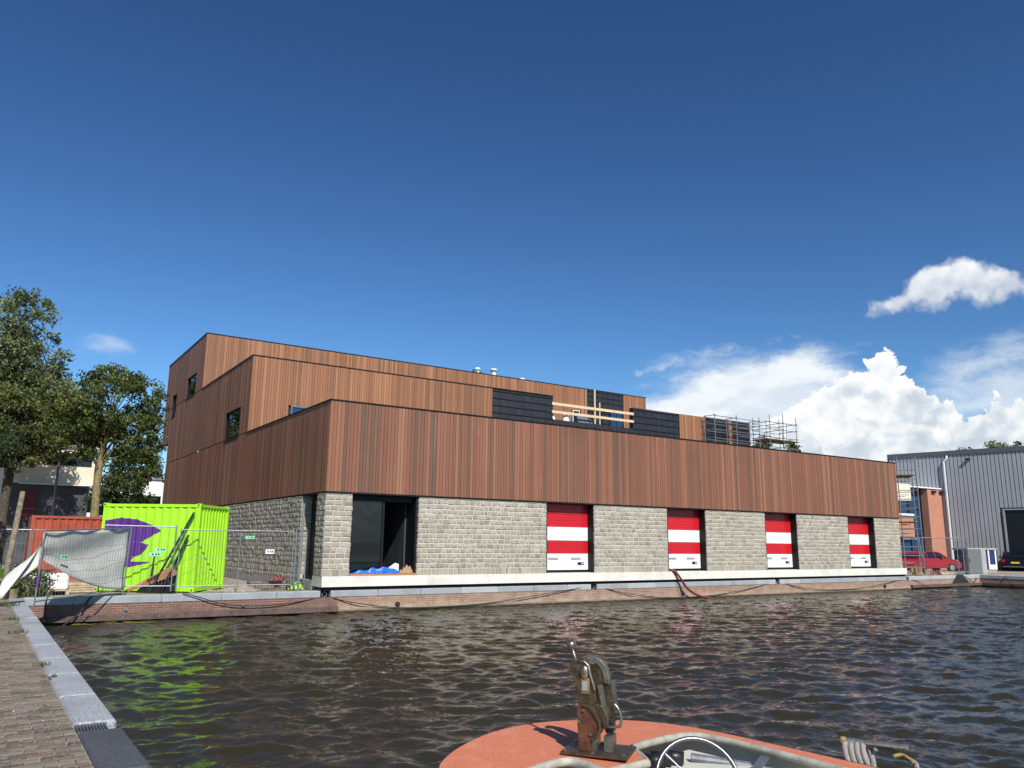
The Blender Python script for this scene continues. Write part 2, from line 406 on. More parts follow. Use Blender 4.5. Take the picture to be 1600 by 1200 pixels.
plain('paper_brown', (.42, .27, .16), .8, var=.15, scale=12, bump=.5)
plain('plywood', (.42, .20, .075), .7, var=.2, scale=6)
plain('black_plastic', (.012, .012, .013), .4, var=.2, scale=8)
plain('rubber_black', (.018, .018, .018), .7)
plain('rope_black', (.022, .020, .020), .8)
plain('hose_red', (.20, .032, .030), .4, var=.2, scale=10)
plain('cream_render', (.72, .66, .50), .85, var=.05, scale=1.2)
plain('dark_cladding', (.055, .058, .066), .6, var=.25, scale=2)
plain('maroon_paint', (.13, .010, .016), .5)
plain('bark', (.20, .165, .085), .9, var=.4, scale=9, bump=.8, bscale=14, dirt=(.32, .24, .05))
plain('bark_dark', (.075, .062, .045), .9, var=.4, scale=9, bump=.8, bscale=14)
plain('old_post', (.19, .155, .11), .9, var=.35, scale=7, bump=.6)
plain('car_red', (.30, .008, .018), .22, var=.03, scale=1); plain('car_black', (.004, .005, .007), .30, var=.02, scale=1, spec=.25)
plain('tyre', (.015, .015, .016), .85); plain('alloy', (.45, .46, .48), .3, metal=.8)
plain('lamp_white', (.85, .85, .82), .2); plain('lamp_red', (.45, .01, .01), .25)
plain('number_plate_yellow', (.80, .52, .01), .4)
plain('cabinet_grey', (.14, .155, .155), .5, var=.06, scale=2); plain('cabinet_light', (.36, .355, .33), .6, var=.1, scale=2, dirt=(.42, .38, .30))
plain('booth_blue', (.012, .028, .115), .45)
plain('hall_metal', (.36, .37, .39), .45, metal=.1, var=.06, scale=.5)
plain('hall_trim', (.11, .12, .135), .45, metal=.2)
plain('pipe_white', (.66, .66, .66), .4)
plain('sign_green', (.30, .72, .42), .5); plain('sign_ink', (.01, .05, .04), .5); plain('tape_purple', (.16, .05, .30), .5)
plain('stack_timber', (.46, .36, .22), .8, var=.25, scale=6)
def deck_mat():
    m, T, p = new_mat('boat_orange'); pos = T.n('ShaderNodeNewGeometry').outputs['Position']
    a = T.noise(pos, 75, 3, .75); b_ = T.noise(pos, 5, 6, .7); c_ = T.noise(pos, 22, 5, .7); d = T.noise(T.vm('MULTIPLY', pos, (3, 40, 3)), 1, 3, .6)
    c = T.mix(T.sstep(a, .35, .68), (.46, .125, .062, 1), (.66, .235, .125, 1))
    c = T.mix(T.m('MULTIPLY', T.sstep(b_, .5, .72), .5), c, (.62, .29, .18, 1))
    c = T.mix(T.m('MULTIPLY', T.sstep(c_, .62, .72), .55), c, (.30, .115, .07, 1))
    c = T.mix(T.m('MULTIPLY', T.sstep(d, .70, .76), .35), c, (.66, .48, .38, 1))
    T.put(p.inputs['Base Color'], c); p.inputs['Roughness'].default_value = .68
    b = T.n('ShaderNodeBump'); b.inputs['Strength'].default_value = .6; b.inputs['Distance'].default_value = .004
    T.put(b.inputs['Height'], a); T.put(p.inputs['Normal'], b.outputs[0])
deck_mat()
plain('boat_rim', (.36, .335, .27), .7, var=.25, scale=9, bump=.3, dirt=(.22, .20, .15))
plain('boat_cream', (.58, .57, .49), .5, var=.05, scale=3, dirt=(.44, .43, .35))
plain('boat_hull', (.05, .05, .055), .4)
plain('chrome', (.17, .175, .185), .36, metal=.9, var=.03)
plain('bronze', (.165, .115, .068), .40, metal=.85, var=.35, scale=14, bump=.25, bscale=40)
plain('worn_steel', (.33, .29, .23), .36, metal=.9, var=.25, scale=16, bump=.2, bscale=50)
plain('copper_paint', (.155, .060, .032), .42, metal=.4, var=.45, scale=11, dirt=(.10, .075, .05))
plain('rust', (.20, .11, .05), .8, var=.4, scale=20)
plain('rope_grey', (.34, .32, .285), .85, var=.2, scale=30, bump=.8, bscale=120); plain('rope_yellow', (.30, .19, .05), .8, var=.3, scale=30)
plain('algae', (.10, .115, .012), .8, var=.5, scale=14)
plain('litter_teal', (.10, .36, .40), .5)

def leaf_mat(name, stops):
    m, T, p = new_mat(name); r = T.n('ShaderNodeAttribute', attribute_name='rnd').outputs['Fac']
    c = T.ramp(r, stops); T.put(p.inputs['Base Color'], c); p.inputs['Roughness'].default_value = .5; p.inputs['Specular IOR Level'].default_value = .35
    tr = T.n('ShaderNodeBsdfTranslucent'); T.put(tr.inputs[0], T.mix(1.0, c, (1.25, 1.25, .6, 1), 'MULTIPLY'))
    mx = T.n('ShaderNodeMixShader'); mx.inputs[0].default_value = .28
    out = m.node_tree.nodes['Material Output']; m.node_tree.links.new(p.outputs[0], mx.inputs[1]); m.node_tree.links.new(tr.outputs[0], mx.inputs[2])
    m.node_tree.links.new(mx.outputs[0], out.inputs[0])
leaf_mat('leaf_bright', [(0, (.045, .062, .018)), (.5, (.095, .125, .030)), (1, (.185, .205, .055))])
leaf_mat('leaf_grey', [(0, (0.076, 0.104, 0.046)), (.5, (0.152, 0.186, 0.076)), (1, (0.257, 0.275, 0.133))])
leaf_mat('leaf_olive', [(0, (0.058, 0.072, 0.022)), (.5, (0.126, 0.144, 0.040)), (1, (0.207, 0.207, 0.063))])
leaf_mat('leaf_dark', [(0, (0.022, 0.038, 0.019)), (.5, (0.048, 0.072, 0.029)), (1, (0.088, 0.120, 0.045))])
leaf_mat('weed_green', [(0, (.035, .065, .015)), (.6, (.075, .11, .030)), (1, (.20, .20, .08))])

# ------------------------------------------------------------------ the setting: water, ground, quays
def water():
    m, T, p = new_mat('water')
    pos = T.n('ShaderNodeNewGeometry').outputs['Position']
    T.put(p.inputs['Base Color'], (.027, .0235, .011, 1)); p.inputs['Roughness'].default_value = .05; p.inputs['IOR'].default_value = 1.33
    b = T.n('ShaderNodeBump'); b.inputs['Strength'].default_value = .75; b.inputs['Distance'].default_value = .05
    T.put(b.inputs['Height'], T.noise(T.vm('MULTIPLY', pos, (1, 1.25, 1)), 6.5, 4, .5, .5)); T.put(b.inputs['Strength'], T.m('ADD', .16, T.m('MULTIPLY', T.sstep(T.noise(pos, .22, 3, .6), .35, .65), .50))); T.put(p.inputs['Normal'], b.outputs[0])
    def axis(segs):
        o = []
        for a, b2, n in segs: o += list(np.linspace(a, b2, n, endpoint=False))
        return np.array(o + [segs[-1][1]])
    xs = axis([(1.2, 12, 190), (12, 30, 190), (30, 55.4, 170)])
    ys = axis([(-40, -3, 50), (-3, 3.5, 60), (3.5, 14, 230), (14, 27.2, 150)])
    X, Y = np.meshgrid(xs, ys, indexing='ij'); Z = np.zeros_like(X)
    rng = np.random.default_rng(3)
    for k in range(95):
        lam = .20 * (1.5 / .20) ** (rng.random() ** 1.1)
        th = math.radians(57 + rng.normal(0, 34)); kk = 2 * math.pi / lam
        a = .0050 * lam ** .88 * rng.uniform(.5, 1.3)
        ph = kk * (X * math.cos(th) + Y * math.sin(th)) + rng.random() * 6.28
        ph = ph + .8 * np.sin(X * rng.normal(0, .5) + Y * rng.normal(0, .5) + rng.random() * 6)
        Z += a * (np.sin(ph) + .22 * np.cos(2 * ph))
    Z -= .03
    nx, ny = X.shape
    V = np.stack([X, Y, Z], -1).reshape(-1, 3)
    i = np.arange(nx - 1)[:, None] * ny + np.arange(ny - 1)[None]
    F = np.stack([i, i + ny, i + ny + 1, i + 1], -1).reshape(-1, 4)
    me = bpy.data.meshes.new('water'); me.from_pydata(V.tolist(), [], F.tolist()); me.materials.append(m)
    me.polygons.foreach_set('use_smooth', [True] * len(me.polygons))
    o = bpy.data.objects.new('water', me); COL.objects.link(o); struct(o)
water()

g = MB()
R_ = 2600
g.add([(-R_, 27.42, .70), (R_, 27.42, .70), (R_, R_, .70), (-R_, R_, .70), (-R_, -R_, .70), (.94, -R_, .70), (.94, 27.42, .70),
       (55.25, 27.42, .70), (55.25, -R_, .70), (R_, -R_, .70), (.94, -40, .70), (55.25, -40, .70)],
      [(0, 6, 7, 1, 2, 3), (4, 5, 10, 6, 0), (7, 11, 8, 9, 1), (5, 8, 11, 10)])
struct(g.build('ground', 'ground_sand'))

def coping(parent, a, b, axis, fixed0, fixed1, z0, z1, joints, mat, r=.02):
    for p, q in zip(joints[:-1], joints[1:]):
        mb = MB()
        if axis == 'x': mb.cbox(p + .003, q - .003, fixed0, fixed1, z0, z1, r)
        else: mb.cbox(fixed0, fixed1, p + .003, q - .003, z0, z1, r)
        mb.build('coping_stone', mat if isinstance(mat, str) else random.choice(mat), parent)

qf = struct(MB().box(1.0, 10.76, 27.02, 27.40, -1.2, .505).build('quay_wall', 'quay_brick'))
jx = [1.33, 2.6, 5.0, 6.8, 8.6, 10.12]
coping(qf, 0, 0, 'x', 27.0, 27.42, .505, .735, jx, 'granite')
qm = struct(MB().box(10.762, 46.6, 27.02, 27.40, -1.2, .505).build('quay_wall', 'quay_brick_worn'))
MB().box(10.765, 46.59, 26.97, 27.015, -1.2, .13).build('footing', 'quay_brick_worn', qm)
jx = [10.48] + [12.27 + 1.72 * i for i in range(6)] + [22.14]; coping(qm, 0, 0, 'x', 27.0, 27.42, .505, .735, jx, ['granite', 'granite', 'granite_light'])
jx = [22.46] + [24.2 + 1.72 * i for i in range(6)] + [34.3]; coping(qm, 0, 0, 'x', 27.0, 27.42, .505, .735, jx, ['granite', 'granite_light'])
jx = [34.62] + [36.3 + 1.72 * i for i in range(6)] + [46.2]; coping(qm, 0, 0, 'x', 27.0, 27.42, .505, .735, jx, ['granite', 'granite_light'])
qr = struct(MB().box(46.602, 55.2, 27.02, 27.40, -1.2, .505).build('quay_wall', 'quay_brick_worn'))
MB().box(46.62, 54.78, 26.86, 27.015, .08, .24).build('fender_beam', 'fender_timber', qr)
coping(qr, 0, 0, 'x', 27.0, 27.42, .505, .735, [46.52, 48.2, 50.0, 51.8, 53.6, 54.78], ['granite_light'])
qe = struct(MB().box(54.82, 55.2, -40, 27.018, -1.2, .505).build('quay_wall', 'quay_brick_worn'))
coping(qe, 0, 0, 'y', 54.80, 55.22, .505, .735, [27.42 - 1.8 * i for i in range(16)][::-1], ['granite_light'])
MB().box(54.68, 54.815, 8, 26.9, .08, .24).build('fender_beam', 'fender_timber', qe)
MB().box(1.40, 10.74, 26.86, 27.015, .035, .195).build('fender_beam', 'fender_timber', qf)
bo = MB()
for i in range(9): bo.disc((1.9 + i * 1.02, 26.862, .115), (0, -1, 0), .025, .012, 8)
bo.build('bolt', 'galvanised', qf)
ql = struct(MB().box(.98, 1.29, -40, 27.018, -1.2, .505).build('quay_wall', 'quay_brick'))
jy = [8.66, 10.19, 11.86, 13.47, 15.2, 16.9, 18.6, 20.25]
coping(ql, 0, 0, 'y', .95, 1.315, .505, .735, jy, 'granite', .025)
coping(ql, 0, 0, 'y', .95, 1.315, .505, .735, [20.40, 22.1, 23.8, 25.5, 27.0], 'granite', .02)
coping(ql, 0, 0, 'y', .95, 1.315, .505, .735, [-4, -1.5, .2, 1.9, 3.6, 5.2, 6.8, 8.30], 'granite_dark', .025)
gr = MB().box(.95, 1.30, 8.304, 8.656, .505, .60)
gr.box(.955, 1.22, 8.31, 8.33, .60, .722).box(.955, 1.22, 8.63, 8.65, .60, .722)
for i in range(10): gr.box(.96 + i * .026, .97 + i * .026, 8.331, 8.629, .66, .720)
gr.build('drain_grate', 'steel_dull', ql)
g2 = MB().box(.95, 1.30, 20.254, 20.396, .505, .60)
for i in range(9): g2.box(.97 + i * .03, .985 + i * .03, 20.26, 20.39, .601, .712)
g2.build('drain_grate', 'steel_dull', ql)

# niches with mooring rings in the coping line
def niche(x, ring=True):
    o = MB().box(x - .155, x + .155, 27.20, 27.42, .40, .735).build('niche', 'black_trim', qm)
    r = MB()
    pts = [(x + .085 * math.cos(a), 27.14, .60 + .085 * math.sin(a)) for a in np.linspace(0, 6.28, 15)]
    r.tube(pts, .014, 6, cap=False); r.bar((x, 27.20, .69), (x, 27.12, .69), .03)
    r.build('mooring_ring', 'galvanised', qm)
for x in (10.30, 22.30, 34.46, 46.36): niche(x)
for (x, z, par) in ((4.02, .33, qf), (7.51, .33, qf)):
    MB().disc((x, 27.018, z), (0, -1, 0), .055, .03, 14).disc((x, 26.988, z), (0, -1, 0), .03, .03, 10).build('anchor_rosette', 'galvanised', par)
for x, z in ((13.04, .20), (27.6, .20), (43.9, .21)):
    MB().tube([(x, 27.018, z), (x, 26.93, z)], .085, 14).build('drain_pipe', 'rubber_black', qm)

# brick paving of the near quay
pq = struct(MB().box(-3.0, .945, -6, 27.0, .68, .712).build('pavement', 'joint_sand'))
def unit_brick(seed):
    rg = random.Random(seed); mb = MB(); k = .035
    j = lambda: rg.uniform(-.012, .012)
    lo = [(-.5, -.5, 0), (.5, -.5, 0), (.5, .5, 0), (-.5, .5, 0)]
    mi = [(-.5 + j(), -.5 + j(), .8), (.5 + j(), -.5 + j(), .8), (.5 + j(), .5 + j(), .8), (-.5 + j(), .5 + j(), .8)]
    to = [(-.5 + k + j(), -.5 + 2 * k, 1 + j()), (.5 - k + j(), -.5 + 2 * k, 1 + j()), (.5 - k + j(), .5 - 2 * k, 1 + j()), (-.5 + k + j(), .5 - 2 * k, 1 + j())]
    fs = []
    for a in (0, 4):
        for i in range(4): q = (i + 1) % 4; fs.append((a + i, a + q, a + 4 + q, a + 4 + i))
    fs.append((8, 9, 10, 11))
    return lo + mi + to, fs
UB = []
for s in range(5):
    vs, fs = unit_brick(s); me = bpy.data.meshes.new('paving_brick'); me.from_pydata(vs, [], fs); me.materials.append(MATS['paver_brick']); UB.append(me)
far = MB(); cnt = 0; rg = random.Random(4)
row = 0; y = 5.9
while y < 26.9:
    x = .935 - (.105 if row % 2 else 0)
    if row % 2:
        L = .10; items = [(.935 - .05, .095)]
    else: items = []
    while x > -1.9: items.append((x - .105, .203)); x -= .21
    for (cx_, L) in items:
        z = .708 + rg.uniform(-.004, .007); w = .094 + rg.uniform(-.004, .004)
        if cnt < 300 and cx_ > -.35 and y > 6.3:
            inst('paving_brick', rg.choice(UB), pq, (cx_, y + rg.uniform(-.004, .004), z - .05), (L, w, .075), (rg.uniform(-.012, .012), rg.uniform(-.012, .012), rg.uniform(-.015, .015))); cnt += 1
        else:
            vs, fs = unit_brick(rg.randrange(50)); far.cr = rg.random(); c_, s_ = L, w
            far.add([(cx_ + v[0] * L, y + v[1] * w, z - .05 + v[2] * .075) for v in vs], fs)
    y += .103; row += 1
far.build('paving_bricks', 'paver_brick', pq, kind='stuff')

# ------------------------------------------------------------------ main building
BX0, BX1 = 10.09, 46.05
B = thing('boathouse', (28, 43, .73), 'long stepped building clad in reddish timber boards above a rough stone ground floor', 'building')

# ---- concrete base
MB().box(10.12, 46.2, 27.03, 27.40, .74, .86).build('shadow_gap', 'black_trim', B)
jp = [10.10, 17.66, 22.2, 28.0, 33.6, 38.4, 42.5, 46.25]
for a, b in zip(jp[:-1], jp[1:]): MB().box(a + .004, b - .004, 26.93, 27.9, .86, 1.22).build('plinth_block', 'concrete_white', B)
MB().box(10.10, 10.6, 27.905, 47, .72, 1.05).build('side_plinth', 'concrete_white_shaded', B)  # same plinth carried round the side, shade put into its colour

# ---- ground floor piers (mortar bed) and rough stones
openings = [(11.12, 13.78), (19.77, 22.33), (26.75, 29.31), (33.70, 36.28), (40.82, 43.38)]
piers = [(10.10, 11.12), (13.78, 19.77), (22.33, 26.75), (29.31, 33.70), (36.28, 40.82), (43.38, 45.95)]
mp = MB()
for a, b in piers:
    mp.box(a + .02, b - .02, 27.010, 27.86, 1.221, 4.10)
mp.box(10.125, 10.9, 29.5, 52, 1.05, 4.10)
mp.box(11.0, 45.9, 33.0, 33.2, 1.0, 4.1)
mp.build('pier_wall', 'mortar', B)
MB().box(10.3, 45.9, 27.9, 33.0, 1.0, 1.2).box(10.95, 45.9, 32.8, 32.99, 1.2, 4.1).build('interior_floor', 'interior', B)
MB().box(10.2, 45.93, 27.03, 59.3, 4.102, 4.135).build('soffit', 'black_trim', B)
MB().box(10.10, 45.98, 26.965, 27.02, 4.105, 4.155).box(10.10, 10.19, 27.021, 57.4, 4.105, 4.155).build('base_trim', 'black_trim', B)

def stone_verts(rg):
    j = lambda s: rg.uniform(-s, s); k = .06; kz = .10
    back = [(0, 1, 0), (1, 1, 0), (1, 1, 1), (0, 1, 1)]
    mid = [(0, .5, 0), (1, .5, 0), (1, .5, 1), (0, .5, 1)]
    fr = [(k + j(.02), .10 + j(.1), kz + j(.04)), (1 - k + j(.02), .10 + j(.1), kz + j(.04)), (1 - k + j(.02), .10 + j(.1), 1 - kz + j(.04)), (k + j(.02), .12 + j(.1), 1 - kz + j(.04))]
    ce = [(.5 + j(.15), -.02 + j(.20), .5 + j(.15))]
    fs = []
    for a in (0, 4):
        for i in range(4): q = (i + 1) % 4; fs.append((a + i, a + q, a + 4 + q, a + 4 + i))
    for i in range(4): fs.append((8 + i, 8 + (i + 1) % 4, 12))
    return back + mid + fr + ce, fs
rg = random.Random(11)
US = []
for s in range(8):
    vs, fs = stone_verts(rg); me = bpy.data.meshes.new('stone_block'); me.from_pydata(vs, [], fs); me.materials.append(MATS['rough_stone']); US.append(me)
courses = [(1.222, 1.475)]; z = 1.482
while z < 3.96: courses.append((z, z + .172)); z += .1835
courses.append((z, 4.098))
stones = []
for pi, (a, b) in enumerate(piers):
    for ci, (z0, z1) in enumerate(courses):
        x = a
        while x < b - .01:
            w = rg.uniform(.13, .34) if ci else rg.uniform(.11, .24)
            if pi == 0: w = rg.uniform(.2, .36)
            if b - x - w < .12: w = b - x
            stones.append((pi, x + .011, x + w - .011, z0, z1)); x += w
n_ind = 0; far = MB()
for (pi, x0, x1, z0, z1) in stones:
    dz = rg.uniform(-.004, .004); pr = rg.uniform(-.006, .008)
    if pi < 2 and n_ind < 298 and (pi == 0 or x0 < 19.9):
        inst('stone_block', rg.choice(US), B, (x0, 26.985 + pr, z0 + dz), (x1 - x0, .042, z1 - z0 - .014)); n_ind += 1
    else:
        vs, fs = stone_verts(rg); far.cr = rg.random()
        far.add([(x0 + v[0] * (x1 - x0), 26.985 + pr + v[1] * .042, z0 + dz + v[2] * (z1 - z0 - .014)) for v in vs], fs)
# returns of the piers (jambs) and the side wall along the yard
def side_stones(y0, y1, xf, sgn, zmin=1.05):
    for ci, (z0, z1) in enumerate([(zmin, 1.215)] + courses if zmin < 1.2 else courses):
        y = y0
        while y < y1 - .01:
            w = rg.uniform(.15, .42)
            if y1 - y - w < .12: w = y1 - y
            vs, fs = stone_verts(rg); far.cr = rg.random(); pr = rg.uniform(-.012, .012)
            far.add([(xf + sgn * (v[1] * .06 + pr), (y + .006) + (v[0] if sgn > 0 else 1 - v[0]) * (w - .012), z0 + v[2] * (z1 - z0 - .008)) for v in vs],
                    [tuple(reversed(f)) for f in fs]); y += w
side_stones(27.0, 27.86, 10.09, 1, 1.222); side_stones(29.47, 47.0, 10.09, 1)
for a, b in piers[1:]: side_stones(27.0, 27.42, a - .01, 1, 1.222)
for a, b in piers[:-1]: side_stones(27.0, 27.42, b + .01, -1, 1.222)
for z0, z1 in courses:                                     # far jamb of the side doorway faces the water
    vs, fs = stone_verts(rg); far.cr = rg.random()
    far.add([(10.10 + v[0] * .42, 29.47 + v[1] * .06, z0 + v[2] * (z1 - z0 - .008)) for v in vs], fs)
far.build('stone_blocks', 'rough_stone', B, kind='stuff')
sd = MB().box(10.5, 10.54, 27.9, 29.45, 1.06, 4.1); sd.build('side_door', 'black_trim', B)

# ---- striped sectional doors
for (a, b) in openings[1:]:
    dr = MB().box(b - .045, b - .02, 27.015, 27.47, 1.222, 4.1).box(a + .02, a + .045, 27.015, 27.47, 1.222, 4.1)
    dr.box(a + .046, b - .046, 27.45, 27.50, 1.222, 4.1).box(a + .046, b - .046, 27.36, 27.45, 1.222, 1.325)
    dr = dr.build('door', 'black_trim', B)
    x0, x1 = a + .05, b - .05
    for k, (z0, z1, mt) in enumerate(((3.67, 4.098, 'door_red'), (3.13, 3.66, 'door_red'), (2.555, 3.125, 'door_white'), (2.02, 2.545, 'door_red'), (1.33, 2.01, 'door_white'))):
        p = MB(); n = 4
        for i in range(n):                                   # shallow horizontal ribs of the section
            h = (z1 - z0) / n; p.cbox(x0, x1, 27.385, 27.43, z0 + i * h + .0015, z0 + (i + 1) * h - .0015, .004)
        p.build('panel', mt, dr)
    for vx in (a + .36, b - .98): MB().box(vx, vx + .52, 27.376, 27.384, 1.745, 1.835).build('vent', 'vent_grey', dr)
    MB().box(b - .63, b - .27, 27.374, 27.384, 1.53, 1.65).build('plate', 'plate_black', dr)
    MB().box(b - .43, b - .29, 27.370, 27.3735, 1.56, 1.63).build('plate_mark', 'plate_blue', dr)

# ---- open bay with a glazed leaf
bay = MB().box(11.14, 11.22, 27.25, 27.35, 1.222, 4.09).box(13.68, 13.76, 27.05, 27.8, 1.222, 4.09).box(11.22, 13.68, 27.25, 27.35, 3.88, 4.09).box(12.42, 12.5, 27.25, 27.35, 1.222, 3.88)
bay = bay.build('bay_frame', 'black_trim', B)
MB().box(11.22, 12.42, 27.29, 27.31, 1.24, 3.88).build('pane', 'window_glass', bay)
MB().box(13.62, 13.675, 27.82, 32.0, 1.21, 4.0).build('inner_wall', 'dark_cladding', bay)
MB().cbox(11.12, 13.78, 26.96, 27.22, 1.222, 1.29, .008).build('sill_board', 'plywood', bay)

# ---- upper storeys: cores
co = MB()
co.box(10.21, 45.93, 27.03, 37.86, 4.16, 7.36)
co.box(10.21, 45.93, 37.86, 57.3, 4.16, 7.36).box(10.21, 45.93, 57.301, 59.5, 8.87, 11.1)
co.box(10.21, 28.06, 37.87, 48.3, 7.361, 11.1).box(28.061, 45.93, 38.2, 57.2, 7.361, 9.1)
co.box(10.21, 45.62, 48.37, 57.299, 9.11, 14.5).box(10.21, 45.62, 57.3, 59.5, 11.11, 14.5)
co.build('wall_core', 'core_dark', B)
MB().box(10.3, 45.8, 27.2, 37.7, 7.362, 7.40).box(10.3, 28.0, 38.0, 48.2, 11.101, 11.13).box(28.1, 45.8, 38.3, 48.2, 9.101, 9.12).box(10.3, 45.5, 48.5, 59.4, 14.501, 14.53).build('roof', 'roof_grey', B)
# parapet copings (black metal)
pc = MB()
pc.box(10.06, 46.08, 26.945, 27.30, 7.435, 7.48).box(10.06, 10.36, 27.301, 37.75, 7.435, 7.48).box(45.75, 46.08, 27.301, 37.75, 7.435, 7.48)
pc.box(10.06, 28.13, 37.745, 38.1, 11.195, 11.24).box(10.06, 10.36, 38.101, 48.25, 11.195, 11.24)
pc.box(10.06, 45.76, 48.245, 48.6, 14.605, 14.65).box(10.06, 10.36, 48.601, 59.6, 14.605, 14.65).box(45.45, 45.76, 48.601, 59.6, 14.605, 14.65)
pc.build('parapet_coping', 'black_trim', B)

# ---- timber boards
me_u = {}
def unit_plank(mat):
    if mat not in me_u:
        mb = MB().box(0, 1, 0, 1, 0, 1); me = bpy.data.meshes.new('plank'); me.from_pydata([tuple(v) for v in mb.v], [], mb.f); me.materials.append(MATS[mat]); me_u[mat] = me
    return me_u[mat]
planks = []                                     # (axis, a0, a1, face, z0, z1, mat, priority)
rp = random.Random(21)
def clad(axis, a0, a1, face, z0, z1, mat, prio, holes=()):
    p = a0
    while p < a1 - .02:
        w = rp.choice((.118, .128, .135, .142, .150))
        if a1 - p - w < .06: w = a1 - p
        q0, q1 = p + .006, p + w - .006
        zs = [(z0, z1)]
        for (ha, hb, hz0, hz1) in holes:
            if q1 > ha and q0 < hb:
                nz = []
                for (s0, s1) in zs:
                    if hz0 > s0 + .02: nz.append((s0, min(s1, hz0)))
                    if hz1 < s1 - .02: nz.append((max(s0, hz1), s1))
                zs = nz
        for (s0, s1) in zs:
            if s1 - s0 > .03: planks.append((axis, q0, q1, face + rp.uniform(-.003, .003), s0 + rp.uniform(0, .006), s1, mat, prio))
        p += w
wins = [(50.2, 52.7, 11.2, 12.55), (55.85, 57.1, 10.6, 12.08), (39.4, 42.05, 7.42, 8.9)]
clad('x', 10.10, 46.04, 26.975, 4.16, 7.433, 'timber_red', 0)
clad('y', 26.99, 57.40, 10.09, 4.16, 7.433, 'timber_red', 1)
clad('y', 37.78, 57.40, 10.09, 7.475, 11.193, 'timber_red', 2, wins); clad('y', 57.40, 59.6, 10.09, 8.87, 11.193, 'timber_red', 4, wins)
clad('y', 48.28, 59.6, 10.09, 11.24, 14.603, 'timber_red', 3, wins)
clad('x', 10.10, 23.78, 37.775, 7.45, 11.193, 'timber_orange', 2, [(12.1, 13.6, 7.0, 8.95)])
clad('x', 38.82, 41.28, 37.775, 8.6, 11.193, 'timber_orange', 4); clad('x', 43.7, 44.1, 37.775, 8.6, 11.193, 'timber_orange', 4)
clad('x', 10.10, 39.32, 48.275, 10.9, 14.603, 'timber_orange', 3, [(37.85, 38.6, 11.0, 12.8)]); clad('x', 43.2, 45.7, 48.275, 9.3, 14.603, 'timber_orange', 4)
for bz, ha, hb in ((27.0, 0, 0),):
    pass
side_first = [p for p in planks if p[7] == 1 and p[1] < 31.6]
indiv = [p for p in planks if p[7] == 0] + side_first
indiv = indiv[:299]; ids = set(map(id, indiv)); rest = {}
def pl_box(p):
    ax, q0, q1, fc, z0, z1 = p[:6]
    return (q0, q1, fc, fc + .022, z0, z1) if ax == 'x' else (fc, fc + .022, q0, q1, z0, z1)
for p in planks:
    x0, x1, y0, y1, z0, z1 = pl_box(p)
    if id(p) in ids: inst('plank', unit_plank(p[6]), B, (x0, y0, z0), (x1 - x0, y1 - y0, z1 - z0))
    else:
        mb = rest.setdefault(p[6], MB()); mb.cr = rp.random(); mb.box(x0, x1, y0, y1, z0, z1)
for mt, mb in rest.items(): mb.build('planks', mt, B, kind='stuff')
# right-hand end wall (turned from the view)
e = MB()
for i in range(80): e.cr = rp.random(); e.box(46.03, 46.05, 27.0 + i * .135, 27.128 + i * .135, 4.16, 7.433)
e.build('planks', 'timber_red', B, kind='stuff')

# ---- windows in the side wall and the first-floor front
for (a, b, z0, z1) in wins:
    w = MB().box(10.095, 10.20, a - .03, a, z0 - .03, z1 + .03).box(10.095, 10.20, b, b + .03, z0 - .03, z1 + .03).box(10.095, 10.20, a, b, z1, z1 + .03).box(10.06, 10.20, a, b, z0 - .04, z0)
    w.box(10.185, 10.20, a, a + .06, z0, z1).box(10.185, 10.20, b - .06, b, z0, z1).box(10.185, 10.2, a + .06, b - .06, z1 - .06, z1)
    w = w.build('window', 'black_trim', B); MB().box(10.19, 10.208, a + .06, b - .06, z0, z1 - .06).build('pane', 'window_glass', w)
w = MB().box(12.1, 12.16, 37.75, 37.86, 7.4, 8.95).box(13.54, 13.6, 37.75, 37.86, 7.4, 8.95).box(12.16, 13.54, 37.75, 37.86, 8.88, 8.95).build('window', 'steel_dull', B)
MB().box(12.16, 13.54, 37.80, 37.865, 7.4, 8.88).build('pane', 'blue_glass', w)
w = MB().box(37.87, 37.92, 48.26, 48.36, 11, 12.78).box(38.52, 38.57, 48.26, 48.36, 11, 12.78).box(37.92, 38.52, 48.26, 48.36, 12.72, 12.78).build('window', 'white_paint', B)
MB().box(37.92, 38.52, 48.30, 48.365, 11, 12.72).build('pane', 'window_glass', w)
w = MB().box(40.7, 43.0, 48.18, 48.24, 12.96, 13.05).box(40.7, 40.78, 48.18, 48.24, 9.2, 12.96).box(41.65, 41.73, 48.18, 48.24, 9.2, 12.96).box(42.3, 42.36, 48.18, 48.24, 9.2, 12.96).build('window', 'black_trim', B)
MB().box(41.73, 42.9, 48.20, 48.235, 9.2, 12.96).build('pane', 'blue_glass', w)
# deep glazed recess at the far end of the side wall
rc = MB().box(10.5, 12, 57.31, 59.4, 4.2, 8.86); rc = rc.build('end_recess', 'window_glass', B)
MB().box(10.3, 10.49, 57.35, 57.5, 4.2, 8.86).box(10.3, 10.49, 57.6, 59.3, 6.3, 6.45).build('recess_frame', 'black_trim', rc)

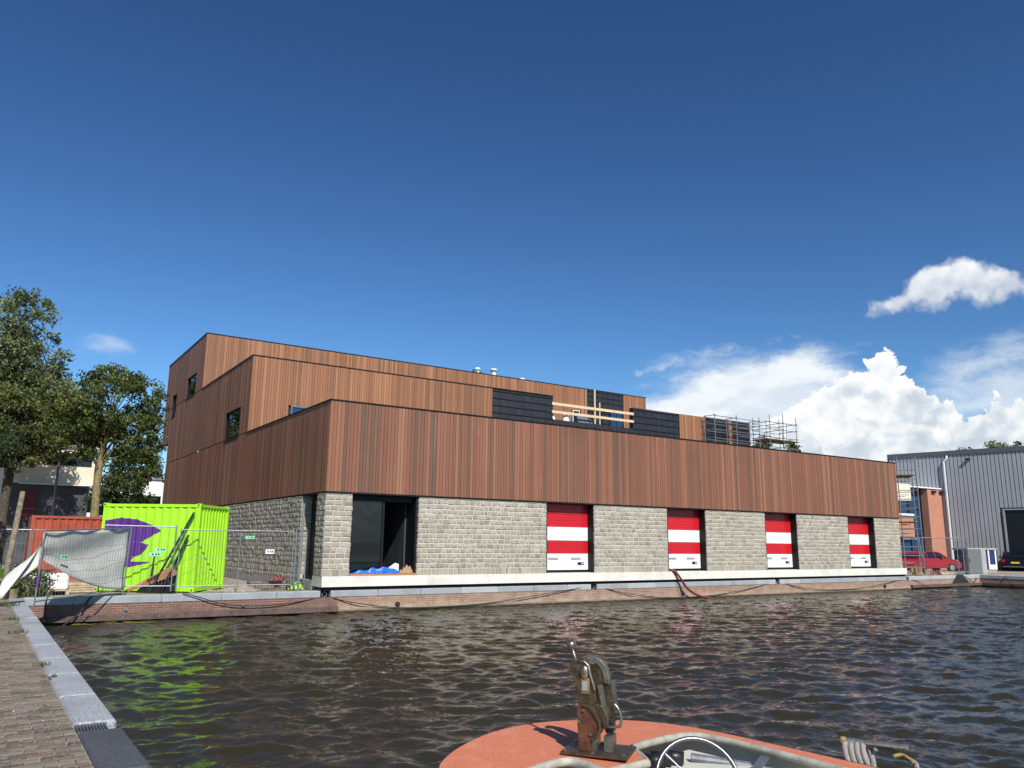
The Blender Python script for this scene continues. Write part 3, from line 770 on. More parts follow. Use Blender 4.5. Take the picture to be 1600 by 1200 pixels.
# ---- unfinished black cladding bays with battens
def black_bay(x0, x1, y, z0, z1, thick=.2):
    bb = MB().box(x0, x1, y + .02, y + thick, z0, z1).build('membrane', 'black_membrane', B)
    b2 = MB(); n = max(1, round((x1 - x0) / .55))
    for i in range(n + 1): xx = x0 + .02 + (x1 - x0 - .04) * i / n; b2.box(xx - .012, xx + .012, y + .005, y + .019, z0 + .01, z1 - .01)
    zz = z1 - .12
    while zz > z0 + .05: b2.box(x0 + .005, x1 - .005, y - .03, y + .0045, zz - .022, zz + .022); zz -= .42
    b2.build('batten', 'batten_black', bb)
black_bay(23.79, 28.12, 37.78, 7.4, 11.19, .25)
black_bay(34.60, 38.81, 37.78, 8.0, 11.19, .35)
black_bay(41.29, 43.69, 37.78, 8.0, 11.19, .35); black_bay(44.11, 46.03, 37.78, 8.0, 11.19, .35)
MB().box(38.82, 41.28, 37.80, 38.1, 8.0, 11.19).build('parapet_core', 'core_dark', B); MB().box(43.695, 44.105, 37.80, 38.1, 8, 11.19).build('parapet_core', 'core_dark', B)
MB().box(28.13, 34.59, 37.79, 38.05, 8.0, 9.80).build('low_parapet', 'black_membrane', B)
MB().box(28.0, 38.7, 27.9, 28.0, 7.40, 7.52).build('roof_edge_strip', 'pine_new', B)
black_bay(39.33, 43.19, 48.25, 9.2, 14.6, .1)

# ------------------------------------------------------------------ things on the roofs
rl = thing('guard_rail', (31.4, 37.74, 9.8), 'pale new timber guard rail of two boards across the roof terrace gap', 'railing')
MB().cbox(28.0, 34.6, 37.70, 37.73, 10.66, 10.83, .004).build('rail_board', 'pine_new', rl); MB().cbox(28.0, 34.6, 37.70, 37.73, 10.17, 10.33, .004).build('rail_board', 'pine_new', rl)
MB().box(31.33, 31.43, 37.735, 37.785, 9.8, 12.0).build('post', 'pine_new', rl); MB().box(31.74, 31.81, 37.735, 37.785, 9.8, 11.2).build('post', 'pine_new', rl)
tag(MB().add([(30.5, 38.3, 9.81), (31.7, 38.3, 9.81), (31.6, 38.6, 10.35), (30.6, 38.6, 10.35)], [(0, 1, 2, 3)]).build('board', 'steel_dull', solid=.02), 'dark sheet leaning behind the timber guard rail', 'sheet')
def sack(x, y, z, s, label):
    mb = MB(); P = []
    for i in range(7):
        t = i / 6; P.append([(x + s * (.5 - .28 * t ** 2) * math.cos(a) + .1 * s * math.sin(3 * a + t), y + s * .4 * (1 - .5 * t) * math.sin(a), z + s * 1.1 * t + .04 * s * math.sin(5 * a)) for a in np.linspace(0, 2 * math.pi, 12)])
    mb.grid(P); mb.add(P[-1][:-1], [tuple(range(11))]); tag(mb.build('sack', 'white_paint', smooth=True), label, 'sack', 'white sacks on the roof terrace')
sack(28.55, 38.4, 9.8, .42, 'white sack on the terrace next to the black bay'); sack(29.6, 38.4, 9.8, .5, 'white sack on the terrace below the timber rail')
def mushroom(x, y, h, label, r=.22):
    t = thing('roof_vent', (x, y, 14.53), label, 'vent', 'white vents on the top roof')
    MB().tube([(x, y, 14.53), (x, y, 14.53 + h)], r * .6, 12).build('stack', 'white_paint', t)
    MB().tube([(x, y, 14.53 + h), (x, y, 14.6 + h), (x, y, 14.7 + h)], [r, r * 1.15, r * .7], 14).build('cap', 'white_paint', t)
mushroom(31.55, 50, .85, 'white mushroom vent standing highest on the top roof', .3); mushroom(34.2, 50, .45, 'low white vent cap right of the mushroom vent')
mushroom(30.1, 50, .75, 'white vent beside the teal roof unit', .22)
u = MB(); u.cbox(29.7, 30.0, 49.8, 50.1, 14.53, 15.3, .02).cbox(30.3, 30.6, 49.8, 50.1, 14.53, 15.2, .02).box(29.9, 30.5, 49.9, 50.0, 15.0, 15.1)
tag(u.build('roof_unit', 'teal_paint'), 'small teal unit on the top roof', 'roof unit')

def scaffold(name, label, xs, ys, z0, z1, lifts, decks, group=None, extra=()):
    t = thing(name, (xs[0], ys[0], z0), label, 'scaffold', group)
    for x in xs:
        for y in ys: MB().tube([(x, y, z0), (x, y, z1 + random.uniform(-.3, .2))], .026, 8).build('standard', 'galvanised', t)
    for z in lifts:
        for y in ys: MB().tube([(xs[0] - .1, y, z), (xs[-1] + .1, y, z)], .024, 6).build('ledger', 'galvanised', t)
        for x in xs: MB().tube([(x, ys[0] - .08, z + .05), (x, ys[-1] + .08, z + .05)], .024, 6).build('transom', 'galvanised', t)
    for z in decks:
        n = 4
        for i in range(n):
            w = (ys[-1] - ys[0]) / n; MB().cbox(xs[0] - .3, xs[-1] + .25 + random.uniform(0, .25), ys[0] + i * w + .01, ys[0] + (i + 1) * w - .01, z, z + .045, .005).build('deck_board', 'scaffold_plank', t)
    for (p, q) in extra: MB().tube([p, q], .024, 6).build('brace', 'galvanised', t)
    return t
scaffold('scaffold', 'galvanised scaffold frame on the roof in front of the black end bay', (41.0, 43.2, 45.6), (36.6, 37.5), 7.4, 11.3, (9.6, 10.2, 10.75, 11.15), (), 'scaffolds round the building',
         [((43.4, 36.6, 9.9), (45.5, 36.6, 9.9)), ((43.4, 36.6, 10.5), (45.5, 36.6, 10.5))])
scaffold('scaffold', 'taller scaffold with a plank deck beyond the end of the roof', (46.5, 48.0, 49.5), (36.4, 37.9), .7, 11.9, (9.4, 10.1, 10.7, 11.2), (9.95,), 'scaffolds round the building',
         [((48.3, 36.4, 9.5), (49.2, 37.0, 11.4)), ((48.6, 36.9, 9.4), (49.4, 37.6, 11.3))])
t = thing('roof_railing', (44, 33, 7.4), 'low steel pipe railing on the flat roof at the right', 'railing')
for x, h in ((43.4, 1.35), (46.0, 1.5)): MB().tube([(x, 34.5, 7.4), (x, 34.5, 7.4 + h + .35)], .03, 6).build('post', 'steel_dull', t)
MB().tube([(43.2, 34.5, 8.55), (46.1, 34.5, 8.75)], .03, 6).build('rail', 'steel_dull', t)

# tall ladder-frame tower at the right end of the building
t = thing('scaffold_tower', (48.0, 28.9, .72), 'narrow aluminium scaffold tower with ladder rungs at the right end of the building', 'scaffold', 'scaffolds round the building')
def tower_frame(l, r_, top):
    l = Vector(l + (0,)); r_ = Vector(r_ + (0,)); Z = lambda p, z: p + Vector((0, 0, z))
    for p in (l, r_): MB().tube([Z(p, .735), Z(p, top)], .034, 8).build('standard', 'galvanised', t)
    z = 1.2; k = 0
    while z < top - .2:
        MB().tube([Z(l, z), Z(r_, z)], .026, 6).build('rung', 'galvanised', t)
        if k % 3 != 2 and z < top - 1: MB().tube([Z(l, z + .27), Z(l.lerp(r_, .5), z + .27)], .02, 6).build('half_rung', 'galvanised', t)
        z += .56 if k % 4 else .72; k += 1
tower_frame((48.72, 28.45), (49.40, 27.60), 8.15); tower_frame((50.25, 29.60), (50.93, 28.75), 7.3)
dv = Vector((1.53, 1.15, 0)); wv_ = Vector((.68, -.85, 0))
for z in (4.0, 6.95):
    for i in range(4):
        o_ = Vector((48.62, 28.5, z)) + wv_ * (i * .25); d = dv * (1.12 + .12 * (i % 2)); w_ = wv_ * .235; h_ = Vector((0, 0, .05))
        MB().add([o_ - dv * .06, o_ + d, o_ + d + w_, o_ - dv * .06 + w_, o_ - dv * .06 + h_, o_ + d + h_, o_ + d + w_ + h_, o_ - dv * .06 + w_ + h_], [(0, 1, 2, 3), (7, 6, 5, 4), (0, 4, 5, 1), (1, 5, 6, 2), (2, 6, 7, 3), (3, 7, 4, 0)]).build('deck_board', 'scaffold_plank', t)
MB().tube([(49.40, 27.60, 1.3), (50.93, 28.75, 3.6)], .02, 6).build('brace', 'galvanised', t)

# ------------------------------------------------------------------ on the sill and the quay
def crumple(name, cx, cy, z, rx, ry, h, mat, label, cat, seed, ridges=6):
    rg = random.Random(seed); P = []; n, m = 24, 56
    f = [(rg.uniform(-11, 11), rg.uniform(-6, 6), rg.uniform(0, 6), rg.uniform(.4, 1)) for _ in range(ridges)]
    for i in range(n + 1):
        row = []; rr = i / n
        for j in range(m + 1):
            a = 2 * math.pi * j / m
            edge = 1 + .14 * math.sin(3 * a + seed) + .07 * math.sin(7 * a) + .05 * math.sin(11 * a + seed)
            x = rr * math.cos(a); y = rr * math.sin(a)
            fold = sum(w * (1 - abs(math.sin(k1 * x + k2 * y + ph)) - .36) for k1, k2, ph, w in f) / ridges * 2.4
            zz = h * (1 - rr ** 3.2) * (.50 + .28 * math.sin(1.6 * x - .3) + .55 * fold)
            row.append((cx + rx * x * edge, cy + ry * y * edge, max(z + .004, z + zz + .012 * abs(math.sin(9 * a)) * rr)))
        P.append(row)
    return tag(MB().grid(P).build(name, mat, smooth=False), label, cat)
crumple('tarpaulin', 12.15, 27.10, 1.292, .98, .15, .33, 'tarp_blue', 'crumpled blue tarpaulin on the sill of the open bay', 'tarpaulin', 3, 7)
crumple('paper_sack', 13.36, 27.10, 1.292, .28, .11, .36, 'paper_brown', 'torn brown paper sack next to the blue tarpaulin', 'sack', 8, 6)
tag(MB().add([(12.75, 27.235, 1.30), (13.15, 27.235, 1.30), (13.15, 27.24, 1.62), (13.0, 27.24, 1.66), (12.75, 27.24, 1.5)], [(0, 1, 2, 3, 4)]).build('cardboard_sheet', 'white_paint', solid=.012), 'white sheet standing behind the blue tarpaulin', 'sheet')

def smoothpath(pts, n=8):
    P = [Vector(p) for p in pts]; out = []
    for i in range(len(P) - 1):
        p0, p1, p2, p3 = P[max(i - 1, 0)], P[i], P[i + 1], P[min(i + 2, len(P) - 1)]
        for k in range(n):
            t = k / n; out.append(.5 * ((2 * p1) + (p2 - p0) * t + (2 * p0 - 5 * p1 + 4 * p2 - p3) * t * t + (3 * p1 - p0 - 3 * p2 + p3) * t ** 3))
    return out + [P[-1]]
def cable(name, pts, r, mat, label, cat, group=None, n=6):
    return tag(MB().tube(smoothpath(pts), r, n).build(name, mat, smooth=True), label, cat, group)
cable('hose', [(26.82, 27.3, 1.26), (26.82, 27.0, 1.30), (27.0, 26.86, 1.22), (27.25, 26.80, .95), (27.65, 26.72, .45), (28.2, 26.6, .14), (28.9, 26.5, -.02), (29.4, 26.4, -.2)], .055, 'hose_red', 'thick dark red hose from the second striped door into the water', 'hose', n=10)
cable('cable', [(26.95, 27.2, 1.235), (26.97, 26.90, 1.235), (27.08, 26.90, 1.05), (27.3, 26.90, .5), (27.5, 26.90, -.1)], .015, 'rope_black', 'black cable hanging beside the red hose', 'cable', 'cables')
G_ = 'mooring cables slung along the quay'
cable('mooring_cable', [(5.6, 26.97, .76), (5.9, 26.93, .70), (6.7, 26.93, .45), (7.49, 26.93, .33), (8.8, 26.95, .34), (10.2, 27.05, .52)], .015, 'rope_black', 'black cable slung from the left coping to the first mooring ring', 'cable', G_)
cable('mooring_cable', [(10.4, 27.05, .52), (11.5, 26.92, .28), (13.04, 26.92, .09), (15.0, 26.92, .06), (17.2, 26.92, .15), (19.8, 26.92, .42), (22.2, 27.05, .66)], .015, 'rope_black', 'black cable sagging under the open bay and first striped door', 'cable', G_)
cable('mooring_cable', [(22.4, 27.05, .66), (24.5, 26.92, .25), (27.2, 26.92, .05), (30.5, 26.92, .16), (34.36, 27.05, .60)], .015, 'rope_black', 'black cable sagging below the second striped door', 'cable', G_)
cable('mooring_cable', [(34.56, 27.05, .6), (37, 26.92, .22), (40.6, 26.92, .14), (43.5, 26.92, .35), (46.3, 27.05, .62)], .015, 'rope_black', 'black cable sagging below the last two striped doors', 'cable', G_)
cable('mooring_cable', [(46.5, 27.05, .62), (47.4, 26.95, .40), (48.2, 26.85, .10)], .015, 'rope_black', 'short black cable dropping to the water by the scaffold tower', 'cable', G_)
cable('mooring_cable', [(3.1, 27.1, .74), (3.0, 26.97, .68), (2.75, 26.8, .28), (2.3, 26.6, -.08)], .024, 'rope_black', 'dark strand in place of the fence shadow under the white banner', 'cable', G_)  # modelled dark line standing in for the cast shadow of the fence
cable('mooring_cable', [(1.95, 27.1, .745), (1.9, 26.97, .66), (1.88, 26.84, .3), (1.95, 26.8, .12)], .024, 'rope_black', 'short dark strand in place of a fence shadow in the left quay corner', 'cable', G_)  # another fence shadow on the wall, built as a thin dark tube

# ------------------------------------------------------------------ green container
CN = Vector((6.17, 28.10, .72)); dS = Vector((.59, .807, 0)).normalized(); dL = Vector((-dS.y, dS.x, 0))
CT = thing('shipping_container', CN, 'bright lime green shipping container with a purple emblem behind the fence', 'container')
LEN, WID, HEI = 3.35, 2.44, 2.89
F = frame(CN, -dL); F = Matrix.Translation(CN) @ Matrix((tuple(dL) + (0,), tuple(dS) + (0,), (0, 0, 1, 0), (0, 0, 0, 1))).transposed()
# local: x along the long side away from the near corner, y along the short side, z up
def corr(u, per=.278, d=.036):
    t = (u / per) % 1
    return 0 if t < .30 else (d * (t - .30) / .13 if t < .43 else (d if t < .80 else d * (1 - (t - .80) / .20)))
# emblem outline: crescent head tapering to a point, with two flame-like tongues
fan = [(3.34, 2.30), (2.71, 2.41), (2.18, 2.36), (1.65, 2.18), (1.29, 1.99), (1.97, 1.59), (1.70, 1.52), (1.75, 1.38), (1.91, 1.2), (2.18, 1.1), (2.27, .98), (1.53, .95), (2.27, .78), (3.34, .70)]
def inside(x, z, poly):
    c = False; j = len(poly) - 1
    for i in range(len(poly)):
        xi, zi = poly[i]; xj, zj = poly[j]
        if (zi > z) != (zj > z) and x < (xj - xi) * (z - zi) / (zj - zi) + xi: c = not c
        j = i
    return c
sm = MB(F); nx = 168; nz = 110; z0, z1 = .16, HEI - .12
P = [[(.10 + (LEN - .2) * i / nx, .015 + corr((LEN - .2) * i / nx), z0 + (z1 - z0) * j / nz) for j in range(nz + 1)] for i in range(nx + 1)]
sm.grid(P)
k = 0
for i in range(nx):
    for j in range(nz):
        xx = .10 + (LEN - .2) * (i + .5) / nx; zz = z0 + (z1 - z0) * (j + .5) / nz
        if inside(xx, zz, fan): sm.mi[k] = 1
        k += 1
sm.build('long_side', ['lime_paint', 'purple_paint'], CT)
s2 = MB(F); n2 = 110
s2.grid([[(.015 + corr((WID - .2) * i / n2, .245, .045), .10 + (WID - .2) * i / n2, z) for z in (z0, z1)] for i in range(n2 + 1)]); s2.build('end_wall', 'lime_paint', CT)
fr = MB(F)
for x in (0, LEN - .1):
    for y in (0, WID - .1): fr.box(x, x + .1, y, y + .1, 0, HEI)
for y in (0, WID - .06):
    fr.box(.101, LEN - .101, y, y + .06, HEI - .12, HEI - .02).box(.101, LEN - .101, y, y + .06, .02, .16)
for x in (0, LEN - .06): fr.box(x, x + .06, .101, WID - .101, HEI - .12, HEI - .02).box(x, x + .06, .101, WID - .101, .02, .16)
fr.build('frame', 'lime_paint', CT, bevel=.008)
ct = MB(F)
for x in (-.012, LEN - .15):
    for y in (-.012, WID - .15):
        for z in (-.004, HEI - .115): MB(F).box(x, x + .162, y, y + .162, z, z + .12).build('corner_casting', 'lime_paint', CT, bevel=.01)
hl = MB(F)
for x in (.05, LEN - .07):
    for z in (.03, HEI - .08): hl.box(x, x + .05, -.0135, -.012, z, z + .06)
hl.box(-.0135, -.012, .04, .09, .03, .09).box(-.0135, -.012, .04, .09, HEI - .08, HEI - .02).build('casting_hole', 'black_plastic', CT)
MB(F).box(.06, LEN - .06, .06, WID - .06, HEI - .05, HEI - .03).box(.09, LEN - .02, WID - .08, WID - .02, .1, HEI - .1).box(LEN - .08, LEN - .02, .09, WID - .1, .1, HEI - .1).build('roof', 'lime_paint', CT)

# things leaning against it
tag(MB(F).box(.55, 2.15, -.40, -.385, 0, .55).build('plywood_sheet', 'plywood'), 'orange plywood sheet propped in front of the lime container', 'sheet')
o = bpy.data.objects['plywood_sheet']; 
bpy.data.objects.remove(o)
def loc(x, y, z): return F @ Vector((x, y, z))
tag(MB().add([loc(2.1, -.42, .06), loc(.62, -.40, .86), loc(.40, -.36, .62), loc(.5, -.36, .55), loc(1.95, -.45, .02)], [(0, 1, 2, 3, 4)]).build('plywood_sheet', 'plywood', solid=.018), 'orange plywood strip slanting in front of the lime container', 'sheet')
tag(MB().bar(loc(1.25, -.5, 0), loc(.18, -.08, 2.6), .07, .07).build('black_pole', 'black_plastic'), 'tall black beam leaning against the lime container', 'beam', 'black beams at the container')
tag(MB().bar(loc(.85, -.55, 0), loc(.30, -.10, 1.85), .14, .05).build('black_pole', 'black_plastic'), 'shorter wide black board leaning against the lime container', 'beam', 'black beams at the container')
tag(MB().bar(loc(1.30, -.45, 0), loc(1.28, -.30, 1.15), .05, .05).build('black_pole', 'black_plastic'), 'thin upright black stake before the plywood strip', 'beam', 'black beams at the container')
tag(MB().add([loc(1.7, -.5, .01), loc(.45, -.5, .01), loc(.50, -.2, .75), loc(1.0, -.22, .62), loc(1.6, -.3, .2)], [(0, 1, 2, 3, 4)]).build('black_sheeting', 'black_plastic', solid=.02), 'black sheeting heaped at the foot of the lime container', 'sheet')

# ------------------------------------------------------------------ site fence panels
def fence_panel(a, b, z0a, z0b, h, label, lean=(0, 0), wires=30, fw=.021):
    a = Vector((a[0], a[1], z0a)); b = Vector((b[0], b[1], z0b)); up = Vector((lean[0], lean[1], h)); upd = up / h
    t = thing('fence_panel', a, label, 'fence', 'mesh site fence panels')
    for p in (a, b): MB().tube([p, p + up], fw, 8).build('post', 'galvanised', t)
    for k in (.08, .98): MB().tube([a + up * k, b + up * k], fw * .9, 8).build('rail', 'galvanised', t)
    w = MB()
    for i in range(1, wires): p = a.lerp(b, i / wires); w.tube([p + up * .085, p + up * .975], .0034, 4, cap=False)
    for k in (.3, .52, .74): w.tube([a + up * k, b + up * k], .0034, 4, cap=False)
    w.build('wire_mesh', 'galvanised', t)
    return t, a, b, up
def fence_sign(o, c, d, w, h, mat='sign_green'):
    d = Vector((d[0], d[1], 0)).normalized(); nrm = Vector((d.y, -d.x, 0)); c = Vector(c)
    mb = MB(); P = lambda s, z, k: c + d * s + Vector((0, 0, z)) + nrm * k
    mb.add([P(-w / 2, -h / 2, .03), P(w / 2, -h / 2, .03), P(w / 2, h / 2, .03), P(-w / 2, h / 2, .03), P(-w / 2, -h / 2, .02), P(w / 2, -h / 2, .02), P(w / 2, h / 2, .02), P(-w / 2, h / 2, .02)], [(0, 1, 2, 3), (7, 6, 5, 4), (0, 4, 5, 1), (1, 5, 6, 2), (2, 6, 7, 3), (3, 7, 4, 0)])
    s_ = mb.build('sign', mat, o)
    k = MB()
    for q in (-.28, .02, .24): k.add([P(w * q, -h * .22, .032), P(w * (q + .14), -h * .22, .032), P(w * (q + .14), h * .22, .032), P(w * q, h * .25, .032)], [(0, 1, 2, 3)])
    k.build('sign_mark', 'sign_ink', s_)
t1, a1, b1, u1 = fence_panel((1.47, 24.7), (3.92, 27.18), .62, .75, 2.04, 'mesh fence panel with a white banner tipping out over the quay corner', (.05, .02))
t2, *_ = fence_panel((3.3, 27.75), (5.36, 27.62), .82, .80, 2.06, 'mesh fence panel before the purple emblem of the container', wires=22)
t3, *_ = fence_panel((5.55, 27.80), (9.25, 27.62), .78, .78, 2.0, 'mesh fence panel between the container and the stone corner', wires=34)
t3b, *_ = fence_panel((9.35, 27.62), (9.98, 28.35), .78, .78, 2.05, 'short mesh fence panel turned in towards the side doorway', wires=10)
t4, *_ = fence_panel((-2.4, 33.2), (1.6, 33.0), .75, .75, 2.0, 'mesh fence panel far left behind the wooden post', wires=30)
t5, *_ = fence_panel((1.65, 33.0), (4.9, 33.4), .75, .75, 2.0, 'mesh fence panel standing before the rust red container', wires=28)
MB().tube([(7.45, 27.70, .78), (7.45, 27.70, 2.76)], .016, 6).build('mid_post', 'galvanised', t3)
for z in (1.0, 1.5, 2.1): MB().bar((5.36, 27.62, z), (5.55, 27.80, z), .035).build('clamp', 'steel_dull', t2)
fence_sign(t1, a1 + (b1 - a1) * .23 + u1 * .62, b1 - a1, .26, .11); fence_sign(t2, (4.95, 27.645, 2.10), (1, -.06), .34, .12); fence_sign(t2, (4.80, 27.65, 1.95), (1, -.06), .34, .12)
fence_sign(t3, (7.75, 27.68, 2.52), (1, 0), .30, .09, 'sign_green'); fence_sign(t3, (8.45, 27.65, 2.05), (1, 0), .30, .15, 'door_white')
MB().tube([a1 + u1 * .25, a1 + u1 * .42], .026, 8).build('tape', 'tape_purple', t1)
tp = thing('steel_post', (9.42, 27.35, .74), 'single tall grey steel post in front of the side doorway', 'post')
MB().tube([(9.42, 27.35, .74), (9.46, 27.36, 3.72)], .045, 10).build('pole', 'galvanised', tp); MB().cbox(9.30, 9.54, 27.23, 27.47, .735, .76, .004).build('foot_plate', 'galvanised', tp)
# banner sheet tied to the leaning panel, its free corner blown to the left
nrm = Vector((b1 - a1)).cross(Vector((0, 0, 1))).normalized() * -1
d1 = (b1 - a1); P = []
for i in range(31):
    s = i / 30; row = []
    for j in range(19):
        v = j / 18
        lo = .08 + .55 * max(0, (1 - s)) ** 1.6
        h = .96 - v * (.96 - lo)
        p = a1 + d1 * s + u1 * h + nrm * (.04 + .16 * math.sin(math.pi * s) * math.sin(math.pi * v * .9) + .025 * math.sin(7 * s + 9 * v) + .018 * math.sin(17 * s - 6 * v))
        row.append(p)
    P.append(row)
bn = tag(MB().grid(P).build('banner', 'tarp_white', smooth=True, solid=.004), 'grubby white banner sheet bulging on the leaning fence panel', 'banner')
P = []
for i in range(17):
    s = i / 16; row = []
    for j in range(11):
        v = j / 10
        top = a1 + u1 * (.86 - .72 * s ** .8) - d1.normalized() * (.80 * s) + nrm * (.25 * s)
        bot = a1 + u1 * (.52 - .36 * s) - d1.normalized() * (.78 * s) + nrm * (.5 * s) - Vector((0, 0, .0))
        p = top.lerp(bot, v) + nrm * (.35 * math.sin(math.pi * v) * math.sin(math.pi * min(1, s * 1.05)) + .05) + Vector((0, 0, .16 * math.sin(math.pi * v) * s))
        row.append(p)
    P.append(row)
tag(MB().grid(P).build('banner_flap', 'tarp_white', smooth=True, solid=.004), 'loose corner of the white banner blown out to the left', 'banner')

# ------------------------------------------------------------------ yard on the left
RT = thing('shipping_container', (1.75, 36.5, .72), 'rust red shipping container behind the fences on the left', 'container')
rc_ = MB(); n2 = 150
rc_.grid([[(1.8 + 5.9 * i / n2, 36.5 + corr(5.9 * i / n2), z) for z in (.85, 3.2)] for i in range(n2 + 1)]); rc_.build('long_side', 'rust_red_paint', RT)
MB().box(1.72, 1.82, 36.47, 36.57, .72, 3.3).box(7.7, 7.8, 36.47, 36.57, .72, 3.3).box(1.821, 7.699, 36.47, 36.55, 3.2, 3.3).box(1.821, 7.699, 36.47, 36.55, .72, .85).build('frame', 'rust_red_paint', RT)
MB().box(1.74, 7.78, 36.58, 38.9, .72, 3.28).build('body', 'rust_red_paint', RT)
tag(MB().tube([(.80, 26.7, .70), (.86, 26.95, 2.0), (.98, 27.4, 3.75)], [.095, .085, .07], 10).build('wooden_post', 'old_post', smooth=True), 'old wooden post leaning at the left quay corner', 'post')
tag(MB().tube([(1.05, 27.3, .70), (1.06, 27.3, .98)], [.15, .14], 12).build('tree_stump', 'bark'), 'short round stump beside the leaning wooden post', 'stump')
tag(MB().cbox(.20, .52, 31.2, 31.5, .7, 4.7, .02).build('steel_column', 'dark_cladding'), 'dark blue grey steel column at the left edge', 'column')
wb = thing('site_board', (-.4, 30.5, .72), 'plain white board on two legs at the left edge', 'board')
MB().cbox(-.55, .62, 30.4, 30.43, 1.35, 2.45, .005).build('panel', 'white_paint', wb); MB().box(-.45, -.39, 30.44, 30.5, .71, 2.3).build('leg', 'steel_dull', wb); MB().box(.38, .44, 30.44, 30.5, .71, 2.3).build('leg', 'steel_dull', wb)
rs = random.Random(5)
for k, (x, y, n, L, lab) in enumerate(((2.35, 29.6, 4, 2.0, 'stack of pale timber planks under the banner'), (3.6, 31.2, 3, 1.8, 'low pile of planks left of the lime container'))):
    t = thing('plank_stack', (x, y, .71), lab, 'planks', 'stacked planks in the yard')
    for j in range(n):
        for i in range(4): MB().cbox(x - L / 2 + rs.uniform(-.1, .1), x + L / 2 + rs.uniform(-.1, .1), y - .35 + i * .19, y - .19 + i * .19, .71 + j * .075 + .02, .71 + j * .075 + .085, .006).build('plank', 'stack_timber', t)
t = thing('pallet', (1.55, 28.9, .71), 'white boxes wrapped on a timber pallet behind the weeds', 'pallet')
for i in range(5): MB().box(1.45, 2.65, 28.5 + i * .2, 28.62 + i * .2, .83, .855).build('slat', 'stack_timber', t)
for i in range(3): MB().box(1.5 + i * .5, 1.6 + i * .5, 28.5, 29.45, .71, .829).build('block', 'stack_timber', t)
tag(MB().cbox(1.5, 2.55, 28.55, 29.35, .857, 1.35, .04).build('wrapped_load', 'white_paint'), 'white wrapped load on the pallet under the banner', 'load')
# paving stones and clutter by the side doorway
t = thing('paver_stack', (8.75, 28.6, .71), 'low stack of brown paving bricks in front of the side wall', 'bricks')
for j in range(4):
    for i in range(7): MB().cbox(8.1 + i * .215, 8.305 + i * .215, 28.5, 28.9, .705 + j * .08, .78 + j * .08, .006).build('brick', 'paver_brick', t)
crumple('rubble_heap', 7.6, 28.5, .70, .9, .45, .22, 'ground_sand', 'low heap of sand and rubble behind the fence', 'rubble', 5)
crumple('red_bag', 9.0, 28.5, 1.03, .3, .2, .25, 'hose_red', 'dark red bag lying on the paving bricks', 'bag', 6)
crumple('green_sheet', 9.7, 28.6, .72, .3, .3, .35, 'lime_paint', 'small lime green sheet by the side doorway', 'sheet', 9)

# low buildings behind the trees
CB = thing('office_building', (0, 62, .7), 'cream and dark grey building with a maroon door behind the trees', 'building')
MB().box(-18, 6.3, 62, 74, 6.05, 8.6).build('upper_wall', 'cream_render', CB); MB().box(-18, 6.15, 62.15, 74, .7, 6.04).build('lower_wall', 'dark_cladding', CB)
wv = MB()
for x0, x1 in ((-9, -5.2), (-4.9, -1.0), (-.2, 2.9), (3.35, 6.1)): wv.box(x0, x1, 61.94, 61.995, 7.35, 8.2)
wv.build('window_band', 'window_glass', CB); MB().box(-18.2, 6.5, 61.8, 74.2, 8.6, 8.75).build('roof', 'white_paint', CB)
dr = MB().box(2.05, 3.1, 62.08, 62.145, 3.6, 5.55).build('door', 'maroon_paint', CB); MB().box(2.05, 3.1, 62.06, 62.079, 4.35, 4.38).box(2.05, 3.1, 62.06, 62.079, 3.95, 3.98).build('door_rail', 'vent_grey', dr)
MB().box(1.9, 6.3, 61.5, 62.0, 5.98, 6.04).box(-8, 1.2, 61.6, 62.14, 3.1, 3.3).build('canopy', 'white_paint', CB)
tag(MB().tube([(3.2, 48.5, .7), (3.2, 48.5, 7.6)], .06, 8).build('lamp_post', 'steel_dull'), 'thin dark lamp post in front of the cream building', 'lamp post')
WB = thing('white_building', (12, 84, .7), 'white low building glimpsed through the trees', 'building')
MB().box(5.5, 22, 84, 95, .7, 8.2).build('wall', 'white_paint', WB); MB().box(5.3, 22.2, 83.8, 95.2, 8.2, 8.5).build('roof', 'vent_grey', WB)
wv = MB()
for i in range(5): wv.box(6.5 + i * 3, 8.6 + i * 3, 83.93, 83.99, 4.9, 6.6)
wv.build('window', 'window_glass', WB)

